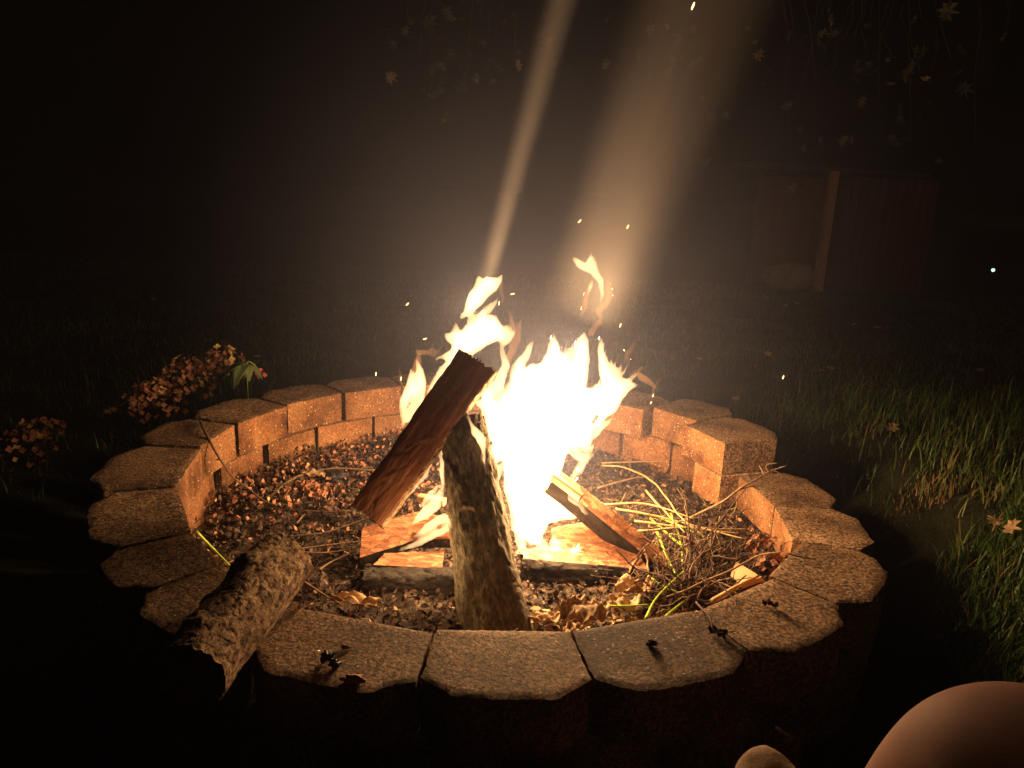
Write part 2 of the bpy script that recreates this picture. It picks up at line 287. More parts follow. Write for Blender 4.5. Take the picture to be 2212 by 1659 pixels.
# ------------------------------------------------------------------ fire pit ring of blocks
def block_mesh(th0, th1, z0, rin, rout, seed, gap=0.004, h=0.098):
    """wedge block: smooth inner face, rough faceted outer face; local origin at the block's base middle"""
    thm = (th0 + th1) / 2; rm = (rin + rout) / 2; c = pol(rm, thm, z0)
    ns, ntt, nz = 26, 18, 7
    a0 = R(th0); a1 = R(th1)
    def P2(s, t):
        ai0, ai1 = a0 + gap / rin, a1 - gap / rin; ao0, ao1 = a0 + gap / rout, a1 - gap / rout
        I0 = Vector((math.cos(ai0), math.sin(ai0))) * rin; I1 = Vector((math.cos(ai1), math.sin(ai1))) * rin
        I = I0.lerp(I1, s)
        ao = ao0 + (ao1 - ao0) * s
        edge = min(s, 1 - s) / 0.22
        ro = rout - 0.04 * max(0, 1 - edge) - (0 if edge > 1 else 0)
        
        O = Vector((math.cos(ao), math.sin(ao))) * ro
        return I.lerp(O, t)
    def pt(s, t, z):
        p = P2(s, t); q = Vector((p.x + PIT.x, p.y + PIT.y, z0 + z))
        n1 = mnoise.noise(Vector((q.x*70, q.y*70, q.z*70 + seed*9)))
        n2 = mnoise.noise(Vector((q.x*22, q.y*22, q.z*22 + seed*5)))
        rad = Vector((p.x, p.y, 0)).normalized(); tan = Vector((-rad.y, rad.x, 0))
        if t > 0.999: q += rad * (n1 * 0.004 + n2 * 0.005)
        if t < 0.001: q += rad * (n1 * 0.0006 + n2 * 0.0012)
        if s < 0.001 or s > 0.999: q += tan * (n1 * 0.0022 + n2*0.002)
        if z > h * 0.99: q.z += n1 * 0.0005 + n2 * 0.0007
        return q - c
    V, F, MI = [], [], []
    def patch(fn, nu, nv, mi, flip=False):
        b = len(V)
        for j in range(nv + 1):
            for i in range(nu + 1): V.append(fn(i / nu, j / nv))
        for j in range(nv):
            for i in range(nu):
                q = (b+j*(nu+1)+i, b+j*(nu+1)+i+1, b+(j+1)*(nu+1)+i+1, b+(j+1)*(nu+1)+i)
                F.append(q[::-1] if flip else q); MI.append(mi)
    e = 0.012
    def top(u, v):
        p = pt(u, v, h)
        d = min(u, 1 - u, v * 0.8, (1 - v) * 0.8)
        if d < 0.015:
            j = mnoise.noise(Vector((u*30, v*30, seed*3.3)))
            p.z -= 0.0022 + 0.0012 * j
        return p
    def side(sf, tf):
        def g(u, v):
            p = pt(sf(u), tf(u), h * v)
            if v > 0.999:
                return top(sf(u), tf(u))
            return p
        return g
    patch(top, ns, ntt, 0, True)
    patch(lambda u, v: pt(u, v, 0), 4, 3, 1)
    patch(side(lambda u: u, lambda u: 0), ns, nz, 1, True)
    patch(side(lambda u: u, lambda u: 1), ns, nz, 0)
    patch(side(lambda u: 0, lambda u: u), ntt, nz, 0)
    patch(side(lambda u: 1, lambda u: u), ntt, nz, 0, True)
    me = mesh_from('block', V, F, [M['block_top'], M['block_face']], True, MI)
    bm = bmesh.new(); bm.from_mesh(me); bmesh.ops.remove_doubles(bm, verts=bm.verts, dist=0.0004)
    bmesh.ops.recalc_face_normals(bm, faces=bm.faces)
    for ed in bm.edges:
        if len(ed.link_faces) == 2 and ed.calc_face_angle(0) > 0.9: ed.smooth = False
    bm.to_mesh(me); bm.free()
    return me, c
pit = empty('fire_pit_wall', PIT, 'round fire pit wall of stacked tan concrete blocks around the burning logs', 'fire pit')
def block(th0, th1, z0, rin=0.782, rout=0.965, gap=0.004, tilt=(0, 0), **kw):
    me, c = block_mesh(th0, th1, z0, rin, rout, random.random() * 50, gap)
    o = link('block', me, pit, c - PIT, (tilt[0], tilt[1], 0))
    return o
TOP = [(265.1, 281.2, .784, .966), (281.4, 298.4, .784, .966), (298.5, 314.6, .786, .964), (314.8, 329.6, .775, .962),
       (19.0, 34.4, .700, .935), (34.9, 48.0, .762, .985),
       (48.6, 65.2, .715, .93), (65.6, 82.2, .76, .95), (82.6, 99.3, .775, .955), (99.7, 115.9, .78, .96),
       (116.4, 131.6, .778, .958), (132.2, 147.6, .784, .965), (148.4, 164.0, .772, .972), (164.9, 178.8, .772, .975),
       (179.9, 198.6, .762, .968), (199.8, 218.4, .757, .955), (219.0, 230.6, .765, .962), (231.2, 247.5, .785, .966), (248.0, 264.9, .795, .972)]
for i, (a, b, ri, ro) in enumerate(TOP):
    ro -= .028 if 198 < a < 222 else .016
    block(a, b, 0.2 + random.uniform(0, .0015), ri, ro, gap=0.0016, tilt=(random.uniform(-.006, .006), random.uniform(-.006, .006)))
# second course: half a block further round, wider gaps
J2 = [1.6, 18.2, 29.5, 41.5, 57, 73, 90, 107, 123.8, 139.5, 155, 171.5, 188, 206, 224, 240, 257, 273, 290, 306, 322, 334.5, 346.2, 361.6]
G2 = {155: .012, 171.5: .015, 123.8: .005, 41.5: .012, 29.5: .006}
for a, b in zip(J2[:-1], J2[1:]):
    if b - a < 9: continue
    ri, ro = (.752, .965) if (a > 344 or b < 18.5) else (.775, .955)
    if a in (18.2,): ri, ro = .70, .93
    if a in (29.5,): ri = .755
    g = max(G2.get(a, .003), G2.get(b, .003))
    ro -= .02
    block(a, b, 0.1, ri + random.uniform(-.004, .006), ro, gap=g)
for k in range(20):
    a = 7 + k * 18
    block(a, a + 17.6, 0.0, .78, .93, gap=.004)

# ------------------------------------------------------------------ ash bed inside the ring
def soil_z(x, y):
    r = math.hypot(x - PIT.x, y - PIT.y)
    return 0.085 + 0.02 * mnoise.noise(Vector((x*3, y*3, 1))) + 0.012 * mnoise.noise(Vector((x*14, y*14, 2))) + 0.006 * mnoise.noise(Vector((x*45, y*45, 3))) + 0.03 * max(0, 0.35 - abs(r - 0.55)) + (0.02 if x < -0.3 and y > 1.9 else 0)
V_, F_ = [], []
nr, na = 70, 220
for i in range(nr + 1):
    r = 0.80 * i / nr
    for k in range(na):
        q = 2 * math.pi * k / na; x = PIT.x + r * math.cos(q); y = PIT.y + r * math.sin(q); V_.append((x, y, soil_z(x, y)))
for i in range(nr):
    for k in range(na): F_.append((i*na+k, (i+1)*na+k, (i+1)*na+(k+1) % na, i*na+(k+1) % na))
tag(link('ash_bed', mesh_from('ash_bed', V_, F_, M['soil'], True)), kind='structure')

# ------------------------------------------------------------------ small flat bits: generic scatter
def leaf_tri(c, n, t, L, W, curl=0.3):
    """pointed oval petal: 6 verts, folded"""
    b = n.cross(t)
    return [c - t*L*.5, c - t*L*.15 + b*W*.5 + n*curl*W*.5, c + t*L*.25 + b*W*.42 + n*curl*W*.5, c + t*L*.5 + n*curl*L*.25,
            c + t*L*.25 - b*W*.42 + n*curl*W*.5, c - t*L*.15 - b*W*.5 + n*curl*W*.5], [(0, 1, 5), (1, 2, 4, 5), (2, 3, 4)]
def rand_dir():
    while True:
        v = Vector((random.uniform(-1, 1), random.uniform(-1, 1), random.uniform(-1, 1)))
        if 0.1 < v.length < 1: return v.normalized()
def scatter(fn_pos, count, L, W, mats, name, weights=None, flat=0.6, curl=0.5, lift=0.006):
    mb = MB()
    for _ in range(count):
        p = fn_pos()
        if p is None: continue
        n = (Vector((0, 0, 1)) * flat + rand_dir() * (1.2 - flat)).normalized(); t = n.cross(rand_dir()).normalized()
        l = random.uniform(*L); ww = l * random.uniform(*W)
        vs_, fs_ = leaf_tri(p + Vector((0, 0, random.uniform(0, lift))), n, t, l, ww, random.uniform(-curl, curl))
        mb.add(vs_, fs_, random.choices(range(len(mats)), weights)[0] if weights else random.randrange(len(mats)))
    return mb.build(name, mats)
def in_pit(rmax=.77):
    while True:
        x, y = random.uniform(-rmax, rmax), random.uniform(-rmax, rmax)
        if math.hypot(x, y) < rmax: return x + PIT.x, y + PIT.y
def pos_all():
    x, y = in_pit(); return Vector((x, y, soil_z(x, y)))
def pos_left():
    r = .76 * random.random() ** .35; a = R(random.gauss(150, 20)); x = PIT.x + r*math.cos(a); y = PIT.y + r*math.sin(a)
    return Vector((x, y, soil_z(x, y) + random.uniform(0, .03) * max(0, r - .45) * 3))
o = scatter(pos_all, 20000, (.005, .022), (.15, .7), [M['litter'], M['soil'], M['dark_twig'], M['petal']], 'burnt_litter', [6, 3, 3, .6], flat=.35, lift=.014)
tag(o, 'dark crumbled ash and burnt litter covering the floor of the fire pit', 'litter', kind='stuff')
o = scatter(pos_left, 3000, (.010, .018), (.6, .9), [M['petal'], M['litter'], M['petal_yellow']], 'petal_litter', [3.2, 7, .12], flat=.25, lift=.02)
tag(o, 'scattered orange brown dried petals piled along the inner left wall', 'petals', kind='stuff')
def pos_front():
    x = random.uniform(.02, .5); y = random.uniform(1.2, 1.5)
    if math.hypot(x-PIT.x, y-PIT.y) > .76: return None
    return Vector((x, y, soil_z(x, y) + .004))
o = scatter(pos_front, 1300, (.008, .03), (.15, .5), [M['straw'], M['dry_leaf'], M['twig']], 'dry_chips', flat=.4, lift=.02)
tag(o, 'pale dry chips and straw scraps on the ash at the front right', 'wood chips', kind='stuff')

# ------------------------------------------------------------------ dried hydrangea heads
def floret_mesh(name, m, r=.011):
    mb = MB()
    for k in range(4):
        a = k * math.pi / 2; t = Vector((math.cos(a), math.sin(a), .25)).normalized(); n = Vector((-t.x*.25, -t.y*.25, 1)).normalized()
        vs_, fs_ = leaf_tri(t * r * .62, n, t, r * 1.15, r * .95, .35)
        mb.add(vs_, fs_)
    return mesh_from(name, mb.v, mb.f, m, True)
FLO = [floret_mesh('floret', M['petal'], .0115), floret_mesh('floret', M['petal'], .0095), floret_mesh('floret', M['petal_yellow'], .0115), floret_mesh('floret', M['petal_pink'], .011)]
def hydrangea(c, rx, rz, n, label, weights=(6, 4, .5, .0), sc=1.0):
    e = empty('dried_hydrangea', c, label, 'dried flower', 'dried hydrangea heads around the fire pit')
    mb = MB()
    for k in range(14):
        d = rand_dir(); d.z = abs(d.z) * .8
        mb.tube([Vector((0, 0, -.01)), Vector((d.x*rx*.5, d.y*rx*.5, d.z*rz*.5)), Vector((d.x*rx*.92, d.y*rx*.92, d.z*rz*.92))], [.0016, .0012, .0008], 4)
    link('stalks', mesh_from('stalks', mb.v, mb.f, M['dark_twig']), e)
    for k in range(n):
        d = rand_dir()
        if d.z < -.3: d.z *= -1
        q = Vector((d.x * rx, d.y * rx, d.z * rz)) * random.uniform(.68, 1.05)
        o_ = link('floret', random.choices(FLO, weights)[0], e, q)
        o_.rotation_mode = 'QUATERNION'; o_.rotation_quaternion = (d + rand_dir() * .8).to_track_quat('Z', 'Y'); s_ = random.uniform(.7, 1.25) * sc; o_.scale = (s_, s_, s_)
    return e
hA = at(330, 905, .10); hydrangea(at(335, 880, .17), .105, .10, 130, 'large brown hydrangea head behind the left rear wall, leftmost of the three there')
hydrangea(at(403, 840, .19), .10, .13, 140, 'tall brown hydrangea head in the middle behind the left rear wall')
hydrangea(at(490, 800, .22), .10, .10, 110, 'pinkish yellow hydrangea head beside drooping green leaves behind the wall', (4, 3, 2.5, .4))
hydrangea(at(45, 985, .06), .12, .08, 80, 'dim brown hydrangea heap on the dark ground at far left edge', (6, 3, .8, 0))
hydrangea(at(88, 945, .08), .09, .07, 60, 'dim brown hydrangea head behind the far left heap', (6, 3, .2, 0))
hydrangea(at(1655, 1205, .12), .05, .06, 55, 'orange hydrangea head wedged inside the right wall', (6, 4, 0, 0), .8)
hydrangea(at(690, 1065, .115), .06, .035, 45, 'bright orange hydrangea head on the ash left of the leaning log', (6, 4, 0, 0), .9)
hydrangea(at(738, 990, .10), .06, .035, 40, 'flattened hydrangea head on the ash beside the rear left wall', (6, 4, 0, 0), .9)
hydrangea(at(565, 1035, .10), .06, .03, 38, 'flattened hydrangea head on the ash under the thick branch', (6, 4, 0, 0), .9)
def big_leaf(root, direc, L, W, droop, m, parent=None, name='leaf'):
    """veined leaf as a curved folded strip with thickness"""
    n = 8; V_, F_ = [], []
    d = Vector(direc).normalized(); side = d.cross(Vector((0, 0, 1))).normalized(); up = side.cross(d)
    for i in range(n + 1):
        s = i / n; wd = W * math.sin(math.pi * min(1, s * .96 + .03)) ** .8 * (1 - .25 * s)
        c = Vector(root) + d * (L * s) + Vector((0, 0, -droop * s * s))
        for q in (-1, -.5, 0, .5, 1):
            V_.append(c + side * wd * .5 * q + up * (abs(q) * wd * .18 + .003 * math.sin(s * 25) * abs(q)))
    for i in range(n):
        for q in range(4): F_.append((i*5+q, i*5+q+1, (i+1)*5+q+1, (i+1)*5+q))
    me = mesh_from(name, V_, F_, m, True)
    o_ = link(name, me, parent); sm = o_.modifiers.new('thick', 'SOLIDIFY'); sm.thickness = .0008; return o_
lf = empty('leafy_stem', (0, 0, 0), 'drooping green leaves on a cut stem behind the rear left wall', 'leaves')
base = at(535, 800, .30)
for dx, dy, dz, L, W, dr in [(-.7, -.3, .1, .10, .08, .08), (-.25, -.8, .1, .085, .065, .08), (.3, -.7, .15, .06, .04, .06), (.8, -.2, 0, .06, .035, .05), (-.6, .4, .2, .07, .05, .05)]:
    big_leaf(base + Vector((0, 0, .02)), (dx, dy, dz), L, W, dr, M['leaf'], lf)
mb = MB(); mb.tube(spline([base + Vector((-.02, .05, -.22)), base + Vector((-.01, .02, -.05)), base + Vector((0, 0, .03)), base + Vector((.03, 0, .02))]), .002, 5); mb.build('stem', M['green'], lf, True)
hydrangea(at(563, 812, .27), .02, .02, 10, 'tiny pink hydrangea cluster at the tip of the green leaves', (0, 1, 0, 5), .8)

# ------------------------------------------------------------------ logs
def log_obj(name, p0, p1, r0, r1, mats, label, cat='log', section=None, up=(0, 0, 1), rough=.006, ragged=.01, nseg=40, nper=36, facemat=None, seed=0, parent=None, endmat=None, fsc=22, tag_it=True, ridge=0.0, rfreq=38):
    """swept log. section: radius multiplier as function of angle; facemat(angle)->material index"""
    p0, p1 = Vector(p0), Vector(p1); ax = (p1 - p0); L = ax.length; ax.normalize()
    u = Vector(up) - ax * Vector(up).dot(ax); u.normalize(); sdir = ax.cross(u)
    V_, F_, MI = [], [], []
    for i in range(nseg + 1):
        s = i / nseg; r = r0 + (r1 - r0) * s
        for k in range(nper):
            a = 2 * math.pi * k / nper; m_ = section(a) if section else 1.0
            loc = Vector((math.cos(a) * r * m_, math.sin(a) * r * m_, s * L))
            q = Vector((loc.x * fsc, loc.y * fsc, loc.z * fsc * .35 + seed * 7.7))
            d = mnoise.noise(q) * rough + mnoise.noise(q * 3.1) * rough * .45 + mnoise.noise(q * 8) * rough * .2
            if ridge:
                q2 = Vector((loc.x * rfreq, loc.y * rfreq, loc.z * rfreq * .53 + seed)); q2 += mnoise.noise_vector(q2 * .6) * .8
                d -= ridge * max(0, 1 - abs(mnoise.noise(q2)) * 5) ** 1.5
                d += ridge * .5 * mnoise.noise(q2 * 2.7)
            rr = 1 + d / max(r * m_, .004)
            e = 0
            if i == 0: e = -abs(mnoise.noise(Vector((a * 3, seed, 0)))) * ragged * 2 + ragged * .5 * mnoise.noise(Vector((a * 5, seed, 4)))
            if i == nseg: e = abs(mnoise.noise(Vector((a * 3, seed, 9)))) * ragged * 2 + ragged * .5 * mnoise.noise(Vector((a * 5, seed, 3)))
            V_.append(Vector((loc.x * rr, loc.y * rr, loc.z + e)))
    for i in range(nseg):
        for k in range(nper):
            F_.append((i*nper+k, i*nper+(k+1) % nper, (i+1)*nper+(k+1) % nper, (i+1)*nper+k))
            MI.append(facemat((k + .5) / nper * 2 * math.pi) if facemat else 0)
    em = endmat if endmat is not None else len(mats) - 1
    for i0, flip in ((0, True), (nseg * nper, False)):
        rings = [list(range(i0, i0 + nper))]
        cen = sum((V_[q] for q in rings[0]), Vector()) / nper
        for fr in (.66, .33):
            b = len(V_)
            for q in rings[0]:
                V_.append(cen + (V_[q] - cen) * fr + Vector((0, 0, 1)) * mnoise.noise(V_[q] * 60) * ragged * .6)
            rings.append(list(range(b, b + nper)))
        b = len(V_); V_.append(cen)
        for ra, rb in zip(rings[:-1], rings[1:]):
            for k in range(nper):
                q = (ra[k], ra[(k+1) % nper], rb[(k+1) % nper], rb[k]); F_.append(q[::-1] if flip else q); MI.append(em)
        for k in range(nper):
            q = (rings[-1][k], rings[-1][(k+1) % nper], b); F_.append(q[::-1] if flip else q); MI.append(em)
    me = mesh_from(name, V_, F_, mats, True, MI)
    bm = bmesh.new(); bm.from_mesh(me)
    for ed in bm.edges:
        if len(ed.link_faces) == 2 and ed.calc_face_angle(0) > .7: ed.smooth = False
    bm.to_mesh(me); bm.free()
    o_ = link(name, me, parent)
    o_.matrix_local = Matrix.Translation(p0) @ Matrix((sdir, u, ax)).transposed().to_4x4()
    # local x=sdir, y=u, z=ax
    if tag_it: tag(o_, label, cat)
    return o_
def superq(n, fx=1, fy=1):
    def s(a):
        c, d = abs(math.cos(a)) / fx, abs(math.sin(a)) / fy
        return 1 / ((c ** n + d ** n) ** (1 / n))
    return s
toCam = Vector((0, -1, .35))
# leaning split log, reddish face to the camera
a0 = atY(797, 1112, 1.60); a1 = atY(1030, 785, 1.76)
log_obj('split_log', a0, a1, .046, .052, [M['split'], M['brown_bark'], M['bark']], 'reddish split log leaning up to the right at the back of the fire', up=Vector((-.22, -1, .35)),
        section=superq(5, 1, .42), facemat=lambda a: 0 if 0.35 < a < 2.75 else 1, rough=.0035, ragged=.008, seed=1, nseg=90, nper=72, ridge=.0018)
# grey log standing in the middle, leaning back
b0 = at(1072, 1375, .075); b1 = atY(1000, 915, 1.72)
log_obj('grey_log', b0, b1, .076, .054, [M['bark'], M['char']], 'thick grey barked log standing upright in the middle of the fire', up=toCam,
        section=superq(2.3, 1, .8), rough=.008, ragged=.022, seed=2, nseg=130, nper=90, ridge=.0035)
# long plank on the right running into the flames
c0 = at(1425, 1228, .095); c1 = atY(1195, 1040, 1.80)
log_obj('burning_split_log', c0, c1, .042, .036, [M['char'], M['board']], 'dark sided split log with firelit orange painted on its top edge sloping down right from the flames', up=(-.3, -.2, 1),
        section=superq(4, .55, 1), facemat=lambda a: 1 if 0.9 < a < 2.25 else 0, rough=.004, seed=3)  # top faces take the orange board colour as painted firelight
# board pieces
def board(name, corners, th, m, label, nrm_up=True, rough=.003, cat='wood board'):
    """slab from corner points with thickness downwards"""
    c = [Vector(q) for q in corners]; n = (c[1] - c[0]).cross(c[2] - c[0]).normalized()
    if n.z < 0 and nrm_up: n = -n
    cen = sum(c, Vector()) / len(c); ring = []
    for i in range(len(c)):
        for k in range(10):
            p = c[i].lerp(c[(i + 1) % len(c)], k / 10); ring.append(p + (p - cen).normalized() * mnoise.noise(p * 90) * rough * 1.6)
    K = len(ring); V_ = []; F_ = []; MI = []
    for fr in (1, .7, .4, .12):
        for p in ring: q = cen + (p - cen) * fr; V_.append(q + n * mnoise.noise(q * 60) * rough * .5)
    for p in ring: V_.append(p - n * th + (p - cen).normalized() * mnoise.noise(p * 70 + Vector((3, 3, 3))) * rough)
    V_.append(cen); V_.append(cen - n * th)
    for j in range(3):
        for k in range(K): F_.append((j*K+k, j*K+(k+1) % K, (j+1)*K+(k+1) % K, (j+1)*K+k)); MI.append(0)
    for k in range(K):
        F_.append((3*K+k, 3*K+(k+1) % K, 5*K)); MI.append(0)
        F_.append((k, 4*K+k, 4*K+(k+1) % K, (k+1) % K)); MI.append(1)
        F_.append((4*K+k, 5*K+1, 4*K+(k+1) % K)); MI.append(1)
    V_ = [q - cen for q in V_]
    me = mesh_from(name, V_, F_, m, False, MI); bm = bmesh.new(); bm.from_mesh(me); bmesh.ops.recalc_face_normals(bm, faces=bm.faces); bm.to_mesh(me); bm.free()
    return tag(link(name, me, None, cen), label, cat)
board('flake_board', [at(777, 1205, .13), at(783, 1140, .165), at(905, 1105, .19), at(985, 1120, .20), at(975, 1165, .165), at(905, 1165, .15)], .03, [M['board'], M['char']],
      'rough orange chipboard offcut propped left of the grey log')
board('flake_board', [at(1195, 1200, .13), at(1190, 1140, .155), at(1260, 1128, .17), at(1345, 1130, .17), at(1392, 1218, .125)], .016, [M['board'], M['char']],
      'orange chipboard triangle under the dark split log')
board('flake_board', [at(808, 1220, .125), at(830, 1195, .135), at(960, 1190, .135), at(955, 1228, .125)], .05, [M['board'], M['char']],
      'small orange board end low beneath the left chipboard offcut')
log_obj('charred_log', at(790, 1262, .10), at(985, 1262, .10), .036, .036, [M['char']], 'charred log lying low in the ash left of the grey log', up=(0, 0, 1), section=superq(3), rough=.007, seed=5, nseg=70, nper=60, ridge=.004)
log_obj('charred_log', at(1130, 1228, .10), at(1390, 1245, .095), .040, .030, [M['char'], M['board']], 'charred log lying in the ash right of the grey log', up=(0, 0, 1), section=superq(3),
        facemat=lambda a: 1 if 1.0 < a < 2.2 else 0, endmat=0, rough=.007, seed=6, nseg=90, nper=60, ridge=.004)
log_obj('wood_strip', atY(905, 1075, 1.86), atY(960, 1085, 1.84), .012, .012, [M['pale']], 'short pale wood strip seen between the leaning log and grey log', up=(0, 0, 1), section=superq(4, 1, .8), rough=.001, ragged=.001, seed=8, nseg=8)
log_obj('wood_strip', atY(1195, 1030, 1.74), atY(1255, 1075, 1.70), .010, .010, [M['pale']], 'short wood strip crossing the base of the bright flames', up=(0, 0, 1), section=superq(4), rough=.001, ragged=.001, seed=9, nseg=8)
# log resting on the wall at the front left
d0 = at(606, 1216, .352); d1 = at(410, 1462, .346)
dl = log_obj('bark_log', d0, d1, .053, .050, [M['brown_bark'], M['split']], 'short brown barked log resting across the front left of the wall', up=(0, 0, 1),
        section=lambda a: 1 + .03 * math.sin(2 * a + 1) + .015 * math.sin(5 * a), rough=.004, ragged=.005, nseg=150, nper=130, seed=11, ridge=.0017, rfreq=80)
me = dl.data
for v_ in me.vertices:      # knot bumps, a transverse crack
    z = v_.co.z; a = math.atan2(v_.co.y, v_.co.x)
    for kz, ka, kr, kh in ((.085, 1.0, .034, .014), (.25, 1.1, .026, .012), (.17, .5, .018, .008)):
        d = math.hypot(z - kz, (math.remainder(a - ka, 2 * math.pi)) * .05)
        if d < kr * 1.6:
            g = kh * math.exp(-(d / (kr * .6)) ** 2) - kh * .9 * math.exp(-(d / (kr * .25)) ** 2)
            rr = math.hypot(v_.co.x, v_.co.y); v_.co.x *= 1 + g / rr; v_.co.y *= 1 + g / rr
    L_ = (d1 - d0).length
    cz = L_ * .56 + .01 * math.sin(a * 4)
    if abs(z - cz) < .005 and -.9 < math.remainder(a - .5, 2 * math.pi) < .9:
        v_.co.x *= .86; v_.co.y *= .86
# board sliver and bits on the ring
pw = [at(1578, 1243, .175), at(1590, 1213, .19), at(1645, 1246, .20), at(1600, 1262, .18)]
board('wood_wedge', pw, .012, [M['pale'], M['pale']], 'pale smooth wood wedge leaning on the inner right wall', rough=.0006, cat='wood piece')

# ------------------------------------------------------------------ twigs and stems
def twig(pts, r, m, name, label, cat='twig', sides=6, n=8, amp=.003, parent=None, group=None, branches=()):
    q = wobble(spline(pts, n), amp, 14, random.random() * 9)
    rad = [r * (1 - .6 * i / len(q)) for i in range(len(q))]
    mb = MB(); mb.tube(q, rad, sides)
    for b in branches:
        qq = wobble(spline(b, 6), amp, 14); mb.tube(qq, [r * .6 * (1 - .6 * i / len(qq)) for i in range(len(qq))], 5)
    o_ = mb.build(name, m, parent, True)
    if label: tag(o_, label, cat, group)
    return o_
twig([at(431, 907, .308), at(447, 940, .306), at(480, 998, .25), at(515, 1040, .18), at(577, 1084, .135), at(650, 1104, .12), at(758, 1103, .13)], .004, M['dark_twig'], 'long_twig',
     'long thin dark twig bending from the left wall top to the leaning log', branches=[[at(474, 992, .235), at(455, 998, .21), at(440, 1008, .195), at(425, 1027, .19)]])
twig([at(550, 1117, .10), at(570, 1085, .12), at(600, 1058, .13), at(650, 1027, .14), at(720, 1012, .14), at(810, 1017, .14)], .0055, M['twig'], 'thick_branch',
     'thick pale brown branch arching over petals towards the leaning log', branches=[])
twig([at(424, 1149, .20), at(460, 1185, .16), at(500, 1225, .13)], .0038, M['green'], 'green_stem', 'single bright green stem leaning against the left inner wall', 'stem', amp=.0004)
k = 0
for pts, lb in [([(640, 1185), (700, 1178), (775, 1170)], 'straight pale twig lying just left of the chipboard offcut'), ([(600, 1190), (690, 1195), (775, 1185)], 'second pale twig lying left of the chipboard offcut'),
            ([(620, 1160), (700, 1150), (790, 1120)], 'dark curved twig behind the pale twigs'), ([(690, 1230), (720, 1212), (770, 1190)], 'short pale twig with its tip at the chipboard corner'),
            ([(640, 1130), (660, 1110), (690, 1095)], 'short brown twig beside the orange flower head'), ([(500, 1040), (530, 1010), (555, 990)], 'short twig by the left inner wall gap'),
            ([(590, 1000), (580, 985), (575, 970)], 'thin upright twig in the petals by the left wall'), ([(655, 1255), (700, 1285), (740, 1310)], 'thin dark twig pointing at the curled dry leaf')]:
    twig([at(x, y, .11) for x, y in pts], .0028, M['twig'] if k != 2 else M['dark_twig'], 'twig', lb); k += 1
# right-hand side
twig([at(1300, 1005, .13), at(1350, 1010, .15), at(1410, 1040, .18), at(1460, 1105, .2), at(1510, 1150, .18), at(1570, 1190, .14)], .0035, M['straw'], 'bent_reed', 'long straw coloured stem arching over the right side of the ash', 'stem')
twig([at(1300, 1000, .12), at(1400, 998, .12), at(1480, 990, .13)], .0028, M['straw'], 'thin_reed', 'thin straw stem lying in front of the rear right wall', 'stem')
twig([at(1290, 1055, .11), at(1360, 1035, .12), at(1410, 1030, .12)], .004, M['twig'], 'thin_branch', 'thin brown branch behind the dark split log', 'branch')
twig([at(1440, 1140, .14), at(1540, 1095, .22), at(1600, 1055, .27), at(1660, 1020, .3), at(1700, 1005, .32)], .0038, M['twig'], 'dead_branch', 'crooked dead branch reaching over the notch in the right wall',
     branches=[[at(1600, 1055, .27), at(1625, 1050, .25), at(1640, 1060, .23)], [at(1660, 1020, .3), at(1655, 1005, .32), at(1680, 1000, .33)], [at(1650, 1025, .3), at(1640, 1005, .32)], [at(1625, 1040, .28), at(1610, 1022, .30)], [at(1670, 1015, .3), at(1690, 1025, .29)]])
stg = 'pale straw stems lying across the right side of the pit'
for j, (pts, lb) in enumerate([([(1330, 1100), (1420, 1115), (1520, 1140), (1615, 1142)], 'uppermost pale straw stem lying across the right side'),
            ([(1370, 1125), (1480, 1140), (1600, 1152)], 'pale straw stem just under the uppermost one at right'), ([(1380, 1148), (1500, 1140), (1610, 1165)], 'pale straw stem crossing the green stems'),
            ([(1395, 1060), (1440, 1110), (1480, 1150)], 'reddish straw stem pointing down into the green stems'), ([(1300, 1090), (1400, 1090), (1500, 1120)], 'straw stem beside the dark split log top')]):
    twig([at(x, y, .15 + .01*j) for x, y in pts], .0035, M['straw'], 'straw_stem', lb, 'stem', group=stg, amp=.002)
gg = 'bright green cut stems in the right of the pit'
for j, (pts, lb) in enumerate([([(1405, 1120), (1450, 1160), (1500, 1200)], 'green stem running down right from the split log'), ([(1430, 1120), (1480, 1140), (1520, 1160)], 'shorter green stem above the crossing'),
            ([(1420, 1150), (1440, 1200), (1460, 1240)], 'steep green stem left of the twig pile'), ([(1450, 1110), (1470, 1170), (1475, 1230)], 'upright green stem behind the twig pile'),
            ([(1250, 1307), (1330, 1310), (1400, 1306)], 'horizontal green stem by the crumpled leaf'), ([(1395, 1338), (1420, 1290), (1480, 1230)], 'green stem rising from the front wall into the pile'),
            ([(1435, 1335), (1470, 1305), (1520, 1270)], 'second green stem at the front wall right of the first'), ([(1400, 1245), (1440, 1270), (1480, 1285)], 'green stem end beneath the dark twigs')]):
    twig([at(x, y, .13 + .012 * (j % 3)) for x, y in pts], .0038, M['green'], 'green_stem', lb, 'stem', group=gg, amp=.0008)
